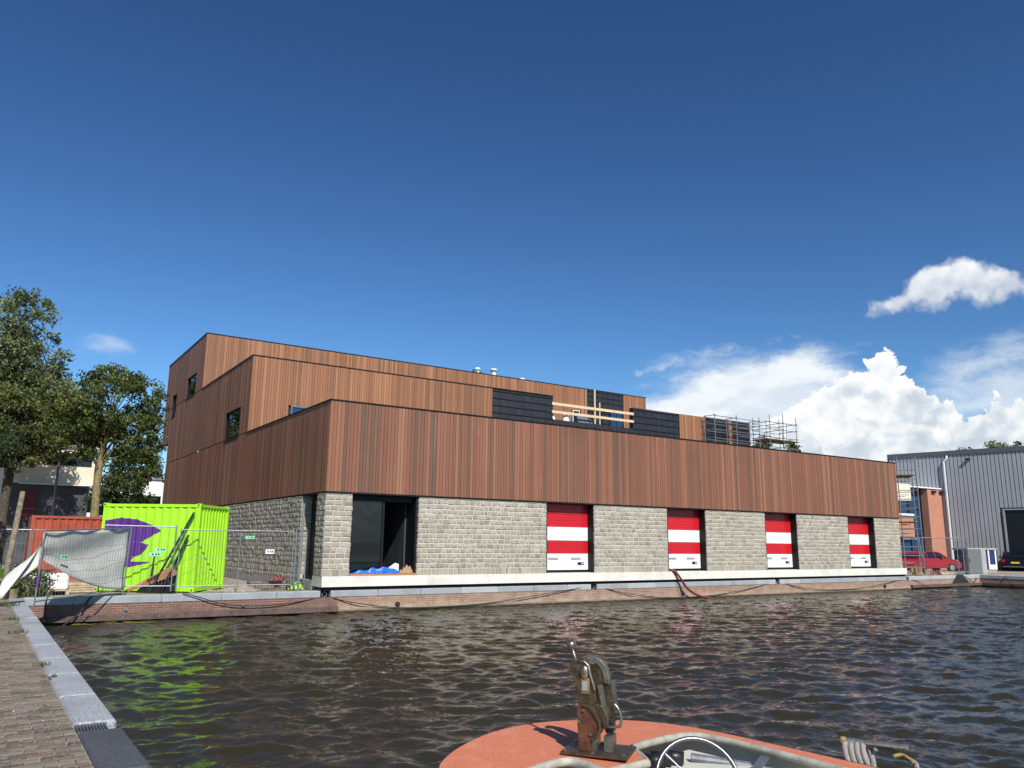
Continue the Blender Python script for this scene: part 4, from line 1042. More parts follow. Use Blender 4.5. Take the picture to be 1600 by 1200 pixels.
# parked lime car behind the fence
def car(T, mats, label, L=4.3, group=None, plate=None):
    c = thing('parked_car', T.translation, label, 'car', group)
    prof = [(-L / 2, .35), (-L / 2 + .02, .62), (-L / 2 + .10, .86), (-L / 2 + .45, .98), (-L / 2 + .75, 1.30), (-L / 2 + 1.25, 1.46), (-.05, 1.48), (.45, 1.40), (L / 2 - 1.05, .98), (L / 2 - .45, .87), (L / 2 - .08, .70), (L / 2, .45), (L / 2 - .05, .28), (-L / 2 + .1, .26)]
    hw = .88; secs = []
    for (w, inset) in ((-1, 1), (-.90, 0), (.90, 0), (1, 1)):
        secs.append((w, inset))
    mb = MB(T); rows = []
    for y, kz in ((-hw, .0), (-hw * .985, 0), (hw * .985, 0), (hw, 0)):
        rows.append([(x, y * (1 - max(0, z - .9) * .34), z if abs(y) < hw * .99 else z) for x, z in prof])
    n = len(prof); vs = [p for r in rows for p in r]; fs = []
    for r in range(3):
        for i in range(n): j = (i + 1) % n; fs.append((r * n + i, r * n + j, r * n + n + j, r * n + n + i))
    fs.append(tuple(range(n - 1, -1, -1))); fs.append(tuple(3 * n + i for i in range(n)))
    mb.add(vs, fs); mb.build('body', mats, c, bevel=.03)
    gl = MB(T)
    for s in (-1, 1):
        Y = lambda z: s * (hw * (1 - max(0, z - .9) * .34) + .006)
        for q in ([(-L / 2 + .72, .98), (-L / 2 + .92, 1.30), (-L / 2 + 1.35, 1.40), (-L / 2 + 1.40, .98)], [(-L / 2 + 1.46, .98), (-L / 2 + 1.42, 1.41), (-.1, 1.42), (-.02, .98)], [(.05, .98), (-.02, 1.42), (.36, 1.35), (L / 2 - 1.15, .985)]):
            gl.add([(x, Y(z), z) for x, z in q], [(0, 1, 2, 3)])
    for (xa, za, xb, zb) in ((.52, 1.375, L / 2 - 1.09, 1.01), (-L / 2 + .74, 1.285, -L / 2 + .47, 1.01)):
        k = .012 if xa > 0 else -.012
        gl.add([(xa + k, -hw * .76, za + .012), (xb + k, -hw * .86, zb + .012), (xb + k, hw * .86, zb + .012), (xa + k, hw * .76, za + .012)], [(0, 1, 2, 3)])
    gl.build('glass', 'window_glass', c)
    for x in (-L / 2 + .82, L / 2 - .85):
        for s in (-1, 1):
            y0 = s * (hw - .17); y1 = s * (hw + .015)
            w = MB(T).tube([(x, y0, .32), (x, y1, .32)], .32, 20).build('wheel', 'tyre', c)
            MB(T).tube([(x, y1, .32), (x, y1 + s * .012, .32)], .20, 14).build('rim', 'alloy', w)
    for s in (-1, 1):
        MB(T).add([(L / 2 - .42, s * (hw + .004), .80), (L / 2 - .06, s * (hw * .93), .70), (L / 2 - .05, s * (hw * .6), .66), (L / 2 - .12, s * hw * .6, .78), (L / 2 - .40, s * hw * .85, .89)], [(0, 1, 2, 3, 4)]).build('headlight', 'lamp_white', c, solid=.02)
        MB(T).box(-L / 2 - .012, -L / 2 + .1, s * hw * .92 - .12, s * hw * .92 + .06, .70, .88).build('tail_light', 'lamp_red', c)
        MB(T).cbox(.35, .55, s * (hw + .08) - .08, s * (hw + .08) + .08, .98, 1.12, .03).build('mirror', mats, c)
    if plate:
        MB(T).box(-L / 2 - .015, -L / 2 - .003, -.28, .28, .60, .72).build('number_plate', plate, c); MB(T).box(-L / 2 - .02, -L / 2 + .05, -hw * .93, hw * .93, .33, .38).build('bumper_strip', 'steel_dull', c)
    return c
car(frame((-1.2, 34.6, .72), (1, 0, 0)), 'lime_paint', 'lime green car half hidden behind the fence at the far left')

# ------------------------------------------------------------------ right-hand side: hall, brick block, cars, cabinets
hd = Vector((-.23, .973, 0)).normalized()                      # along the hall front, towards its far left end
H0 = Vector((67.9, 40.4, .72)); HT = frame(H0, -hd)             # local x runs towards the camera side, y into the hall
HB = thing('metal_hall', H0, 'tall grey profiled metal hall with a dark roller door on the right', 'building')
mb = MB(HT); mb.box(.05, 40, .12, 30, 0, 9.9); mb.build('core', 'hall_trim', HB)
DX0, DX1, DH = 8.55, 13.2, 4.9
x = 0; i = 0
while x < 40:
    w = .31
    z0_ = DH + .1 if DX0 - .1 < x + w / 2 < DX1 + .1 else .6
    MB(HT).prism([(x + .015, 0.0), (x + .03, 0), (x + w - .03, 0), (x + w - .015, 0)], 0, .1) if False else None
    p = MB(HT); p.add([(x + .012, .1, z0_), (x + .035, .02, z0_), (x + w - .035, .02, z0_), (x + w - .012, .1, z0_), (x + .012, .1, 9.55), (x + .035, .02, 9.55), (x + w - .035, .02, 9.55), (x + w - .012, .1, 9.55)], [(0, 1, 5, 4), (1, 2, 6, 5), (2, 3, 7, 6), (4, 5, 6, 7)])
    if x < 13: p.build('wall_panel', 'hall_metal', HB)
    x += w
MB(HT).box(13.01, 40, .02, .1, .6, 9.55).build('far_wall', 'hall_metal', HB)
MB(HT).box(-.05, 40.1, -.06, .11, 9.56, 9.95).box(-.06, -.052, -.06, 30, 9.2, 9.95).build('eaves_trim', 'hall_trim', HB)
MB(HT).box(0, DX0 - .1, .01, .115, 0, .59).box(DX1 + .1, 40, .01, .115, 0, .59).build('brick_plinth', 'quay_brick', HB)
dr = MB(HT).box(DX0, DX0 + .14, -.06, .118, 0, DH).box(DX1 - .14, DX1, -.06, .118, 0, DH).box(DX0 + .141, DX1 - .141, -.06, .118, DH - .1, DH).build('door', 'vent_grey', HB)
for i in range(9): MB(HT).box(DX0 + .15, DX1 - .15, .06, .115, i * .53 + .01, i * .53 + .525).build('door_panel', 'plate_black', dr)
pp = MB(HT); px_ = 4.55; pp.tube([(px_ + .25, -.02, 9.5), (px_ + .25, -.12, 9.3), (px_, -.16, 9.0), (px_, -.16, .1)], .085, 10); pp.build('downpipe', 'pipe_white', HB)
MB(HT).cbox(6.3, 6.6, -.28, .02, 9.05, 9.2, .02).build('flood_lamp', 'black_plastic', HB)

BB = thing('brick_block', (66, 36.4, .72), 'orange brick building with tall dark blue glazing in front of the metal hall', 'building')
MB().box(66.6, 69.5, 36.4, 41, .70, 7.35).build('brick_wall', 'orange_brick', BB)
MB().box(58.5, 66.59, 37.0, 41, .70, 7.3).build('glass_wall', 'blue_glass', BB)
MB().box(58.5, 64.3, 36.5, 36.99, 3.3, 5.0).build('spandrel', 'orange_brick', BB)
fr = MB()
for x in (62.6, 64.5, 66.45): fr.box(x - .05, x + .05, 36.93, 36.995, .72, 7.3)
for z in (3.4, 5.6): fr.box(62.5, 66.5, 36.925, 36.99, z, z + .07)
fr.build('mullion', 'black_trim', BB)
MB().box(58.3, 69.1, 36.3, 41.1, 7.36, 7.46).box(58.4, 64.3, 36.4, 36.99, 5.001, 5.16).build('roof_edge', 'white_paint', BB)
MB().box(59.5, 63.0, 35.8, 36.29, 6.15, 7.5).build('cream_panel', 'cream_render', BB)
for x in (67.2, 68.4): MB().cbox(x, x + .5, 36.2, 36.399, 7.0, 7.2, .02).build('lamp', 'black_plastic', BB)
tag(MB().cbox(62.4, 62.85, 40.2, 40.4, 8.1, 8.55, .02).build('alarm_box', 'white_paint'), 'small white box on the grey hall wall', 'box')

car(frame((58.7, 32.5, .70), (.92, -.39, 0)), 'car_red', 'red hatchback parked behind the scaffold tower and fence', 4.2, 'cars on the right')
car(frame((54.2, 31.6, .70), (.75, .66, 0)), 'car_red', 'red car mostly hidden behind the scaffold tower legs', 4.1, 'cars on the right')
car(frame((69.0, 31.2, .70), (.90, .42, 0)), 'car_black', 'black car with a yellow number plate in front of the roller door', 4.5, 'cars on the right', 'number_plate_yellow')

cbn = thing('utility_cabinet', (55.9, 27.7, .705), 'grey metal utility cabinet with a pale side near the quay edge', 'cabinet')
CT2 = frame((55.35, 27.95, .705), (.86, -.50, 0))
MB(CT2).cbox(.01, 1.32, 0, .5, 0, 1.72, .015).build('body', 'cabinet_light', cbn); MB(CT2).cbox(.03, .98, -.03, -.001, .06, 1.66, .01).build('door', 'cabinet_grey', cbn); MB(CT2).box(.10, .14, -.05, -.031, .8, 1.0).build('handle', 'black_plastic', cbn)
bth = thing('site_booth', (61.5, 31.0, .72), 'small blue and white booth behind the grey cabinet', 'booth')
BT2 = frame((61.1, 30.9, .70), (.86, -.50, 0))
MB(BT2).cbox(0, 2.25, 0, 1.5, .2, 1.58, .05).build('body', 'booth_blue', bth); MB(BT2).cbox(-.08, 2.36, -.1, 1.6, 1.59, 1.74, .04).build('roof', 'cabinet_light', bth)
MB(BT2).box(1.62, 1.72, -.05, -.002, .2, 1.58).box(2.15, 2.25, -.05, -.002, .2, 1.58).box(1.721, 2.149, -.05, -.002, .2, .55).build('corner_post', 'white_paint', bth); MB(BT2).box(0, 2.24, .02, 1.48, 0, .199).build('base', 'cabinet_light', bth)
fence_panel((51.4, 28.75), (54.2, 27.62), .715, .715, 2.4, 'mesh fence panel in front of the red hatchback', wires=20, fw=.03)
fence_panel((53.6, 27.68), (54.6, 27.5), .715, .715, 2.2, 'narrow mesh fence panel at the quay edge by the grey cabinet', wires=6, fw=.03)
fence_panel((48.2, 31.4), (51.3, 28.85), .715, .715, 2.3, 'mesh fence panel behind the scaffold tower', wires=18, fw=.025)
t = thing('road_barrier', (51.0, 27.9, .73), 'heap of red and white plastic barrier parts on the quay', 'barrier')
for i in range(5): MB().bar((50.4 + i * .28, 27.8, .75 + .06 * (i % 3)), (51.0 + i * .22, 28.1, .95 + .05 * (i % 2)), .07, .12).build('rail', 'hose_red' if i % 2 else 'rust_red_paint', t)
t = thing('timber_pile', (52.5, 28.1, .73), 'low pile of pale boards lying at the fence foot', 'planks')
for i in range(5): MB().cbox(51.9 + i * .1, 53.6 + i * .12, 27.85 + i * .12, 27.96 + i * .12, .735 + .03 * i, .78 + .03 * i, .005).build('plank', 'stack_timber', t)
crumple('rubble_bag', 50.0, 28.55, .74, .75, .4, .75, 'scaffold_plank', 'brown heap of debris between the scaffold legs', 'rubble', 13)
tag(MB().add([(51.9, 26.985, .745), (52.7, 26.985, .745), (53.4, 26.93, .05), (53.3, 26.9, -.05), (50.9, 26.9, -.05), (51.0, 26.93, .05), (51.9, 27.3, .75), (52.7, 27.3, .75)], [(0, 1, 2, 5), (5, 2, 3, 4), (6, 7, 1, 0)]).build('dark_sheet', 'rubber_black', solid=.02), 'dark sheet hanging over the quay wall at right', 'mat')  # flat dark sheet, wider at the bottom, from coping to water
cable('mooring_cable', [(52.9, 27.2, .75), (53.0, 26.95, .62), (53.6, 26.9, .30), (54.2, 26.95, .45), (54.3, 27.1, .74)], .02, 'rope_black', 'black rope loop hanging by the right quay corner', 'cable', G_)
cable('mooring_cable', [(55.0, 25.5, .745), (54.75, 25.4, .6), (54.7, 25.1, .25), (54.66, 24.9, .12)], .02, 'rope_black', 'black rope over the darker quay wall at far right', 'cable', G_)

# ------------------------------------------------------------------ trees and weeds
def leaves(mb, pts, size, rg, nrm_up=.35):
    n = len(pts)
    A = rg.normal(size=(n, 3)); A /= np.linalg.norm(A, axis=1)[:, None]
    Bv = rg.normal(size=(n, 3)); Bv -= (Bv * A).sum(1)[:, None] * A; Bv /= np.linalg.norm(Bv, axis=1)[:, None]
    s = size * rg.uniform(.6, 1.35, (n, 1))
    V = np.stack([pts - A * s * .5, pts + Bv * s * .30, pts + A * s * .5, pts - Bv * s * .30], 1)
    return V
def tree(name, base, label, group, trunk, branches, crown, nclump, per, lsize, lmat, bmat, seed, clump_r=.45, shell=.55, gap=None):
    rg = np.random.default_rng(seed)
    t = thing(name, base, label, 'tree', group)
    tb = MB(); base = Vector(base)
    tb.tube(smoothpath([base + Vector(p[:3]) for p in trunk], 4), list(np.interp(np.linspace(0, 1, 4 * (len(trunk) - 1) + 1), np.linspace(0, 1, len(trunk)), [p[3] for p in trunk])), 9)
    tb.build('trunk', bmat, t, smooth=True)
    # pick clump centres in the crown ellipsoids
    cs = []; w = np.array([c[3] * c[4] * c[5] for c in crown]) ** .8; w /= w.sum()
    while len(cs) < nclump:
        c = crown[rg.choice(len(crown), p=w)]; d = rg.normal(size=3); d /= np.linalg.norm(d); r = rg.uniform(shell, 1.0) ** .7
        p = np.array(c[:3]) + d * r * np.array(c[3:6])
        if gap and gap(p, rg): continue
        cs.append(p)
    cs = np.array(cs)
    br = MB()
    tops = [Vector(p[:3]) for p in trunk]
    for p in cs[::max(1, len(cs) // branches)]:
        p = Vector(p); k = rg.uniform(.52, .97); i = k * (len(tops) - 1); a = tops[int(i)].lerp(tops[min(int(i) + 1, len(tops) - 1)], i % 1)
        mid = a.lerp(p, .5) + Vector(rg.normal(0, .18, 3)) + Vector((0, 0, .15))
        r0 = max(.018, .062 * trunk[0][3] / .2 * (1 - .6 * k)); br.tube(smoothpath([base + a, base + mid, base + p], 4), list(np.linspace(r0, .012, 9)), 5, cap=False)
    br.build('branches', bmat, t, smooth=True)
    allV = []; rnd = []
    for c in cs:
        n = int(per * rg.uniform(.5, 1.4)); d = rg.normal(size=(n, 3)); d /= np.linalg.norm(d, axis=1)[:, None]
        r = clump_r * rg.uniform(.6, 1.3); pts = c + d * (rg.random((n, 1)) ** .5) * r * np.array([1, 1, .7])
        allV.append(leaves(None, pts, lsize, rg)); b = rg.uniform(.0, .75); rnd.append(np.clip(b + rg.uniform(-.2, .3, n), 0, .999) * .98 + .01)
    V = np.concatenate(allV).reshape(-1, 3); R = np.concatenate(rnd); n = len(R)
    me = bpy.data.meshes.new('crown'); me.vertices.add(len(V)); me.vertices.foreach_set('co', V.astype(np.float32).ravel())
    me.loops.add(n * 4); me.loops.foreach_set('vertex_index', np.arange(n * 4, dtype=np.int32)); me.polygons.add(n)
    me.polygons.foreach_set('loop_start', np.arange(0, n * 4, 4, dtype=np.int32)); me.polygons.foreach_set('loop_total', np.full(n, 4, np.int32))
    me.update(calc_edges=True); at = me.attributes.new('rnd', 'FLOAT', 'FACE'); at.data.foreach_set('value', R.astype(np.float32))
    me.materials.append(MATS[lmat]); o = bpy.data.objects.new('crown', me); COL.objects.link(o); o.parent = t
    return t
GT = 'trees on the left'
tree('tree', (4.35, 41.0, .7), 'round green tree with a yellowish forked trunk behind the lime container', GT,
     [(0, 0, 0, .22), (.05, 0, 2, .19), (.0, .1, 4.6, .165), (.15, .1, 6.2, .10), (.35, 0, 7.6, .05)], 44,
     [(.45, -.2, 8.0, 2.2, 2.2, 1.5), (-.6, 0, 7.3, 1.7, 1.8, 1.3), (1.45, -.3, 6.6, 1.2, 1.5, 1.4), (.3, 0, 9.0, 1.4, 1.4, .7), (1.45, -.3, 4.9, 1.0, 1.1, .9), (-1.2, .3, 6.0, 1.2, 1.5, .9)],
     400, 58, .15, 'leaf_bright', 'bark', 1, .40, .55)
tree('tree', (.4, 57.5, .7), 'tallest grey green tree at the left edge', GT,
     [(0, 0, 0, .4), (0, 0, 6, .32), (.3, 0, 12, .2), (.5, 0, 16, .08)], 70,
     [(.5, 0, 15.0, 2.3, 2.3, 2.3), (.0, 0, 12.8, 3.2, 3, 2.2), (1.6, 0, 11.2, 2.6, 2.6, 2.0), (-2.2, 0, 11.5, 3.2, 3, 3), (2.2, 0, 9.2, 2.0, 2.4, 1.6), (-1, 0, 8.5, 4, 3, 2.2)],
     620, 52, .22, 'leaf_grey', 'bark_dark', 2, .62, .5)
tree('tree', (.9, 44.5, .7), 'dense olive tree between the tall tree and the forked tree', GT,
     [(0, 0, 0, .26), (0, 0, 3.5, .22), (.2, 0, 6, .12), (.3, 0, 8, .06)], 60,
     [(.6, 0, 7.6, 2.2, 2.2, 1.3), (-.8, 0, 7.2, 2.3, 2.2, 1.8), (1.6, -.2, 6.8, 1.6, 1.7, 1.3), (-.3, 0, 5.6, 2.2, 2.0, .9), (-2.5, 0, 6.2, 2.0, 2, 1.8)],
     430, 56, .17, 'leaf_olive', 'bark_dark', 3, .42, .45)
tree('tree', (-.6, 39.0, .7), 'dark low tree overhanging the left edge', GT,
     [(0, 0, 0, .2), (0, 0, 3, .17), (.2, 0, 5.5, .08)], 40,
     [(.2, 0, 5.6, 1.7, 1.8, 1.2), (.8, 0, 4.6, 1.1, 1.4, .55), (-1.5, 0, 5.5, 1.6, 1.6, 1.5)], 200, 56, .15, 'leaf_dark', 'bark_dark', 4, .38, .4)
tree('tree', (6.7, 49.5, .7), 'dark evergreen tree beside the timber side wall', GT,
     [(0, 0, 0, .2), (0, 0, 3, .16), (.1, 0, 6.3, .05)], 40,
     [(.1, 0, 5.8, 1.2, 1.2, 1.4), (-.2, 0, 4.3, 1.7, 1.6, 1.0), (.9, 0, 6.4, 1.1, 1.2, 1.6), (-1.0, 0, 3.5, 1.3, 1.2, .6), (.7, 0, 3.6, 1.4, 1.2, .7)], 230, 54, .16, 'leaf_dark', 'bark_dark', 5, .42, .4)
tree('tree', (4.5, 70.0, .7), 'grey green tree rising behind the cream building', GT,
     [(0, 0, 0, .35), (0, 0, 5, .3), (.2, 0, 9, .1)], 40, [(0, 0, 10.0, 3.0, 3, 2.0), (1.6, 0, 8.2, 2.6, 2.4, 1.6), (-2.0, 0, 9, 2.6, 2.6, 2.2)], 240, 50, .26, 'leaf_grey', 'bark_dark', 6, .7, .5)
for k, (x, y, top, s, lab) in enumerate(((2.6, 90, 21, 21, 'large far tree hidden behind the tallest tree'), (-3.2, 88, 22, 22, 'large far tree beyond the left edge'))):
    tree('tree', (x, y, .7), lab, GT, [(0, 0, 0, .5), (0, 0, 9, .4), (0, 0, top - 3, .1)], 30, [(0, 0, top - 6, 3.4, 4, 5.5), (0, 0, top - 12, 4.2, 4, 4.5)], 330, 46, .42, 'leaf_bright', 'bark_dark', s, .95, .3)
for k, (x, y, top, r, s, lab) in enumerate(((138, 68.3, 18.6, 2.4, 31, 'low tree left of the larger one above the grey hall roof'), (143.5, 64.6, 20.2, 3.6, 32, 'larger tree showing above the grey hall roof at right'))):
    tree('tree', (x, y, .7), lab, 'trees behind the grey hall', [(0, 0, 0, .5), (0, 0, 9, .4), (0, 0, top - 3, .1)], 30, [(0, 0, top - 2.8, r, r, 2.2), (r * .5, 0, top - 4, r * .8, r, 2.2), (-r * .6, 0, top - 4.2, r * .7, r, 1.8)], 190, 46, .45, 'leaf_grey', 'bark_dark', s, .95, .4)
for k, (x, y, top, r, s, lab) in enumerate(((62.0, 49.7, 12.45, .9, 41, 'tree top behind the plank deck scaffold'), (72, 53.5, 13.1, .9, 42, 'thin tree top right of the plank deck scaffold'))):
    tree('tree', (x, y, .7), lab, 'tree tops behind the roof', [(0, 0, 0, .25), (0, 0, 7, .2), (0, 0, top - 1.5, .05)], 30, [(0, 0, top - 1.6, r, r, 1.3), (r * .6, 0, top - 2.6, r, r, 1.2)], 70, 40, .24, 'leaf_bright', 'bark_dark', s, .42, .3)

def weed(x, y, z, r, h, n, label, seed, stuff=False):
    rg = random.Random(seed); mb = MB()
    for i in range(n):
        a = rg.uniform(0, 6.28); d = rg.random() ** .7 * r * 1.05; px, py = x + d * math.cos(a), y + d * math.sin(a); hh = h * rg.uniform(.25, .8); b = rg.uniform(0, 6.28); ln = rg.uniform(.1, .7) * hh; w = hh * .045 + .002
        dx, dy = math.cos(b), math.sin(b); mb.cr = rg.uniform(.02, .98)
        mb.add([(px - dy * w, py + dx * w, z), (px + dy * w, py - dx * w, z), (px + dx * ln * .5 + dy * w, py + dy * ln * .5 - dx * w, z + hh * .65), (px + dx * ln * .5 - dy * w, py + dy * ln * .5 + dx * w, z + hh * .65), (px + dx * ln, py + dy * ln, z + hh)], [(0, 1, 2, 3), (3, 2, 4)])
    o = mb.build('weed_tuft', 'weed_green'); tag(o, label, 'weed', 'weeds in the pavement joints')
for i, (x, y, r, h, n, lab) in enumerate(((.93, 12.7, .10, .13, 60, 'grass tuft at the coping just above the teal scrap'), (.95, 11.6, .10, .10, 45, 'second grass tuft along the coping, nearer the drain'), (.84, 17.2, .16, .14, 70, 'wide grass tuft by the coping further back'),
        (.86, 20.0, .22, .14, 80, 'large grass tuft near the far drain grate'), (.78, 9.7, .06, .07, 28, 'small weed in the joint left of the second coping stone'), (.78, 10.6, .12, .05, 30, 'flat weed patch between the bricks'), (.10, 12.9, .16, .05, 34, 'thin weed streak in the left part of the paving'),
        (.60, 13.0, .10, .05, 26, 'little weed next to the teal scrap'), (-.1, 16.3, .2, .06, 40, 'weed row at the left edge of the paving'), (.85, 24.0, .25, .22, 110, 'dry grass tuft at the corner of the paving'), (.25, 10.4, .12, .05, 26, 'weed in the joint at the left of the paving'))):
    weed(x, y, .708, r, h, n, lab, 50 + i)
def bush(x, y, r, h, label, seed):
    rg = np.random.default_rng(seed); t = thing('weed_bush', (x, y, .7), label, 'weeds', 'weed bushes at the quay corner')
    st = MB()
    for i in range(9): a = rg.uniform(0, 6.28); st.tube([(x + .1 * math.cos(a), y + .1 * math.sin(a), .7), (x + r * .7 * math.cos(a), y + r * .7 * math.sin(a), .7 + h * rg.uniform(.5, .95))], .008, 4)
    st.build('stems', 'leaf_olive', t)
    n = 520; pts = np.stack([rg.normal(0, r * .5, n), rg.normal(0, r * .5, n), h * rg.random(n) ** .8], 1); V = leaves(None, pts, .10, rg)
    mb = MB()
    for q in V: mb.cr = float(rg.uniform(.05, .95)); mb.add([(x + p[0], y + p[1], .7 + max(p[2], .01)) for p in q], [(0, 1, 2, 3)])
    mb.build('foliage', 'weed_green', t)
bush(1.25, 28.2, .45, .95, 'leafy weeds beside the stump at the quay corner', 1); bush(1.0, 27.7, .3, .5, 'low weeds at the foot of the wooden post', 2); bush(1.75, 28.1, .35, .8, 'leafy weeds right behind the leaning fence', 3)
rg = random.Random(9)
al = MB()
for i in range(26):
    x = 2.5 + rg.random() * 2.2; y = 26.2 + rg.random() * .6; al.ball((x, y, .0), rg.uniform(.05, .16), 8, (1.6, .8, .12))
al.build('algae', 'algae', kind='stuff', label='yellow green algae mat floating by the quay wall')
tag(MB().disc((.70, 12.95, .722), (0, 0, 1), .055, .004, 14).build('teal_scrap', 'litter_teal'), 'round teal scrap lying on the paving', 'litter')
rg = random.Random(10)
ch = MB()
for i in range(80):
    x = rg.uniform(-.3, .9); y = 6.5 + 11 * rg.random() ** 1.6; s = rg.uniform(.004, .013); ch.ball((x, y, .722), s, 6, (1.4, 1, .5))
ch.build('gravel', 'white_paint', kind='stuff', label='white chips scattered on the brick paving')

# ------------------------------------------------------------------ boat in the foreground
BO = Vector((4.1, 6.03, 0)); ba = Vector((-.14, .99, 0)).normalized(); brt = Vector((.99, .14, 0)).normalized()
def bp(s, t, z): return BO + brt * s - ba * t + Vector((0, 0, z))
BT = thing('boat', bp(0, 2.5, 0), 'open motor boat with a rounded orange foredeck and cream inside', 'boat')
half = [(0, 0), (.28, .025), (.55, .10), (.87, .235), (1.15, .43), (1.30, .64), (1.39, .86), (1.44, 1.2), (1.46, 1.7), (1.47, 2.4), (1.47, 3.4), (1.42, 4.6), (1.3, 5.6)]
def sheer(t): return .80 - .016 * min(t, 3)
outer = [(-s, t) for s, t in half[::-1]] + half[1:]
outer = [(p.x, p.y) for p in smoothpath([(s, t, 0) for s, t in outer], 3)]
inner_r = [(.16, 1.30), (.29, 1.10), (.34, 1.0), (.52, .95), (.86, .93), (1.13, .95), (1.22, 1.02), (1.275, 1.2), (1.285, 1.5), (1.27, 1.95), (1.24, 2.6), (1.22, 3.6), (1.15, 4.6), (1.0, 5.4)]
inner_l = [(-.28, 1.27), (-.27, .98), (-.36, .90), (-.61, .90), (-.92, .95), (-1.15, 1.08), (-1.25, 1.35), (-1.28, 1.7), (-1.27, 2.2), (-1.24, 2.9), (-1.2, 3.8), (-1.1, 4.7), (-.95, 5.4)]
inner = [(p.x, p.y) for p in smoothpath([(s, t, 0) for s, t in inner_l[::-1]], 3)] + [(p.x, p.y) for p in smoothpath([(s, t, 0) for s, t in inner_r], 3)]
def deck_z(s, t): return sheer(t) + .05 * max(0, 1 - (s / 1.5) ** 2) * max(0, 1 - t / 2.2)
# deck surface: constrained triangulation between outer and inner outline
from mathutils.geometry import delaunay_2d_cdt
vs2 = [Vector(p) for p in outer] + [Vector(p) for p in inner]
no, ni = len(outer), len(inner)
extra_pts = []
for i in range(40):
    for j in range(16):
        s = -1.42 + 2.84 * i / 39; t = .06 + .9 * j / 15
        extra_pts.append((s, t))
poly = outer + inner[::-1]
ins = [p for p in extra_pts if inside(p[0], p[1], poly) and min(math.hypot(p[0] - q[0], p[1] - q[1]) for q in poly) > .04]
vs2 += [Vector(p) for p in ins]
ring = list(range(no)) + list(range(no + ni - 1, no - 1, -1))
ed = [(ring[i], ring[(i + 1) % len(ring)]) for i in range(len(ring))]
res = delaunay_2d_cdt(vs2, ed, [ring], 1, 1e-5)
dk = MB(); dk.add([bp(v.x, v.y, deck_z(v.x, v.y)) for v in res[0]], [tuple(f) for f in res[2]]); dko = dk.build('deck', 'boat_orange', BT, smooth=True)
# rolled inner edge and rub rail
MB().tube([bp(s, t, deck_z(s, t) - .022) for s, t in inner], .032, 8).build('deck_edge', 'boat_rim', BT, smooth=True)
MB().tube([bp(s * 1.008, t - .008, sheer(t) - .035) for s, t in outer], .036, 8).build('rub_rail', 'rubber_black', BT, smooth=True)
P = []
for s, t in outer:
    k = [(1.0, sheer(t) - .01), (.985, sheer(t) - .2), (.95, .2), (.86, -.15), (.6, -.45)]
    P.append([bp(s * a, 2.8 + (t - 2.8) * (a if t < 2.8 else 1), z) for a, z in k])
MB().grid(P).build('hull', 'boat_hull', BT, smooth=True)
P = []
for s, t in outer:
    k = [(.975, sheer(t) - .05), (.93, .45), (.86, .25), (.5, .20), (0.0, .20)]
    P.append([bp(s * a, 2.8 + (t - 2.8) * (a if t < 2.8 else 1) if a > .4 else 2.8 + (t - 2.8) * .86, z) for a, z in k])
MB().grid(P).build('inner_hull', 'boat_cream', BT, smooth=True)
# bench under the side deck, dashboard and wheel
mb = MB(); A = [bp(.25, 1.0, .67), bp(1.12, .98, .67), bp(1.16, 1.9, .66), bp(.55, 2.3, .66), bp(.1, 1.5, .66)]
lo_ = [p - Vector((0, 0, .4)) for p in A]; mb.add(A + lo_, [(0, 1, 2, 3, 4)] + [(i, 5 + i, 5 + (i + 1) % 5, (i + 1) % 5) for i in range(5)]); mb.build('locker', 'boat_cream', BT)
wc = bp(.27, 1.68, .70); wn = (Vector((-.45, -.75, .48))).normalized(); wu = wn.orthogonal().normalized(); ww = wn.cross(wu)
sw = MB().tube([wc + (wu * math.cos(a) + ww * math.sin(a)) * .31 for a in np.linspace(0, 2 * math.pi, 41)], .017, 8, cap=False).build('steering_wheel', 'chrome', BT, smooth=True)
sp = MB()
for a in (0.4, 2.5, 4.6): sp.tube([wc - wn * .04, wc + (wu * math.cos(a) + ww * math.sin(a)) * .30], .008, 6)
sp.build('spoke', 'chrome', sw); MB().disc(wc - wn * .08, wn, .045, .06, 14).build('hub', 'black_plastic', sw)
cl = MB(); 
for i, (s, t) in enumerate(((.36, 1.10), (.47, 1.08), (.57, 1.12))): cl.tube([bp(s, t, .735), bp(s + .10, t + .14, .725)], .05, 12)
tag(cl.build('rolled_sheet', 'black_plastic', smooth=True), 'black rolled covers tucked under the orange deck', 'cover')
tg = thing('tiller_arm', bp(.95, 1.3, .65), 'dark lever lying under the side deck of the boat', 'lever')
MB().tube([bp(.82, 1.22, .70), bp(1.12, 1.58, .66)], [.035, .03], 10).build('arm', 'steel_dull', tg); MB().tube([bp(1.12, 1.58, .66), bp(1.22, 1.72, .65)], .018, 8).build('grip', 'black_plastic', tg)
db = thing('throttle_box', bp(.9, 2.0, .62), 'black control box with a flat lever beside the steering wheel', 'controls')
MB().cbox(0, .26, 0, .18, 0, .1, .02).build('lever_base', 'black_plastic', None) if False else None
TT = frame(bp(.55, 1.9, .62), (.9, .3, 0)); MB(TT).cbox(0, .26, -.1, .1, 0, .10, .025).build('box', 'black_plastic', db); MB(TT).bar((.12, 0, .11), (.52, .05, .15), .07, .012).build('lever', 'steel_dull', db)

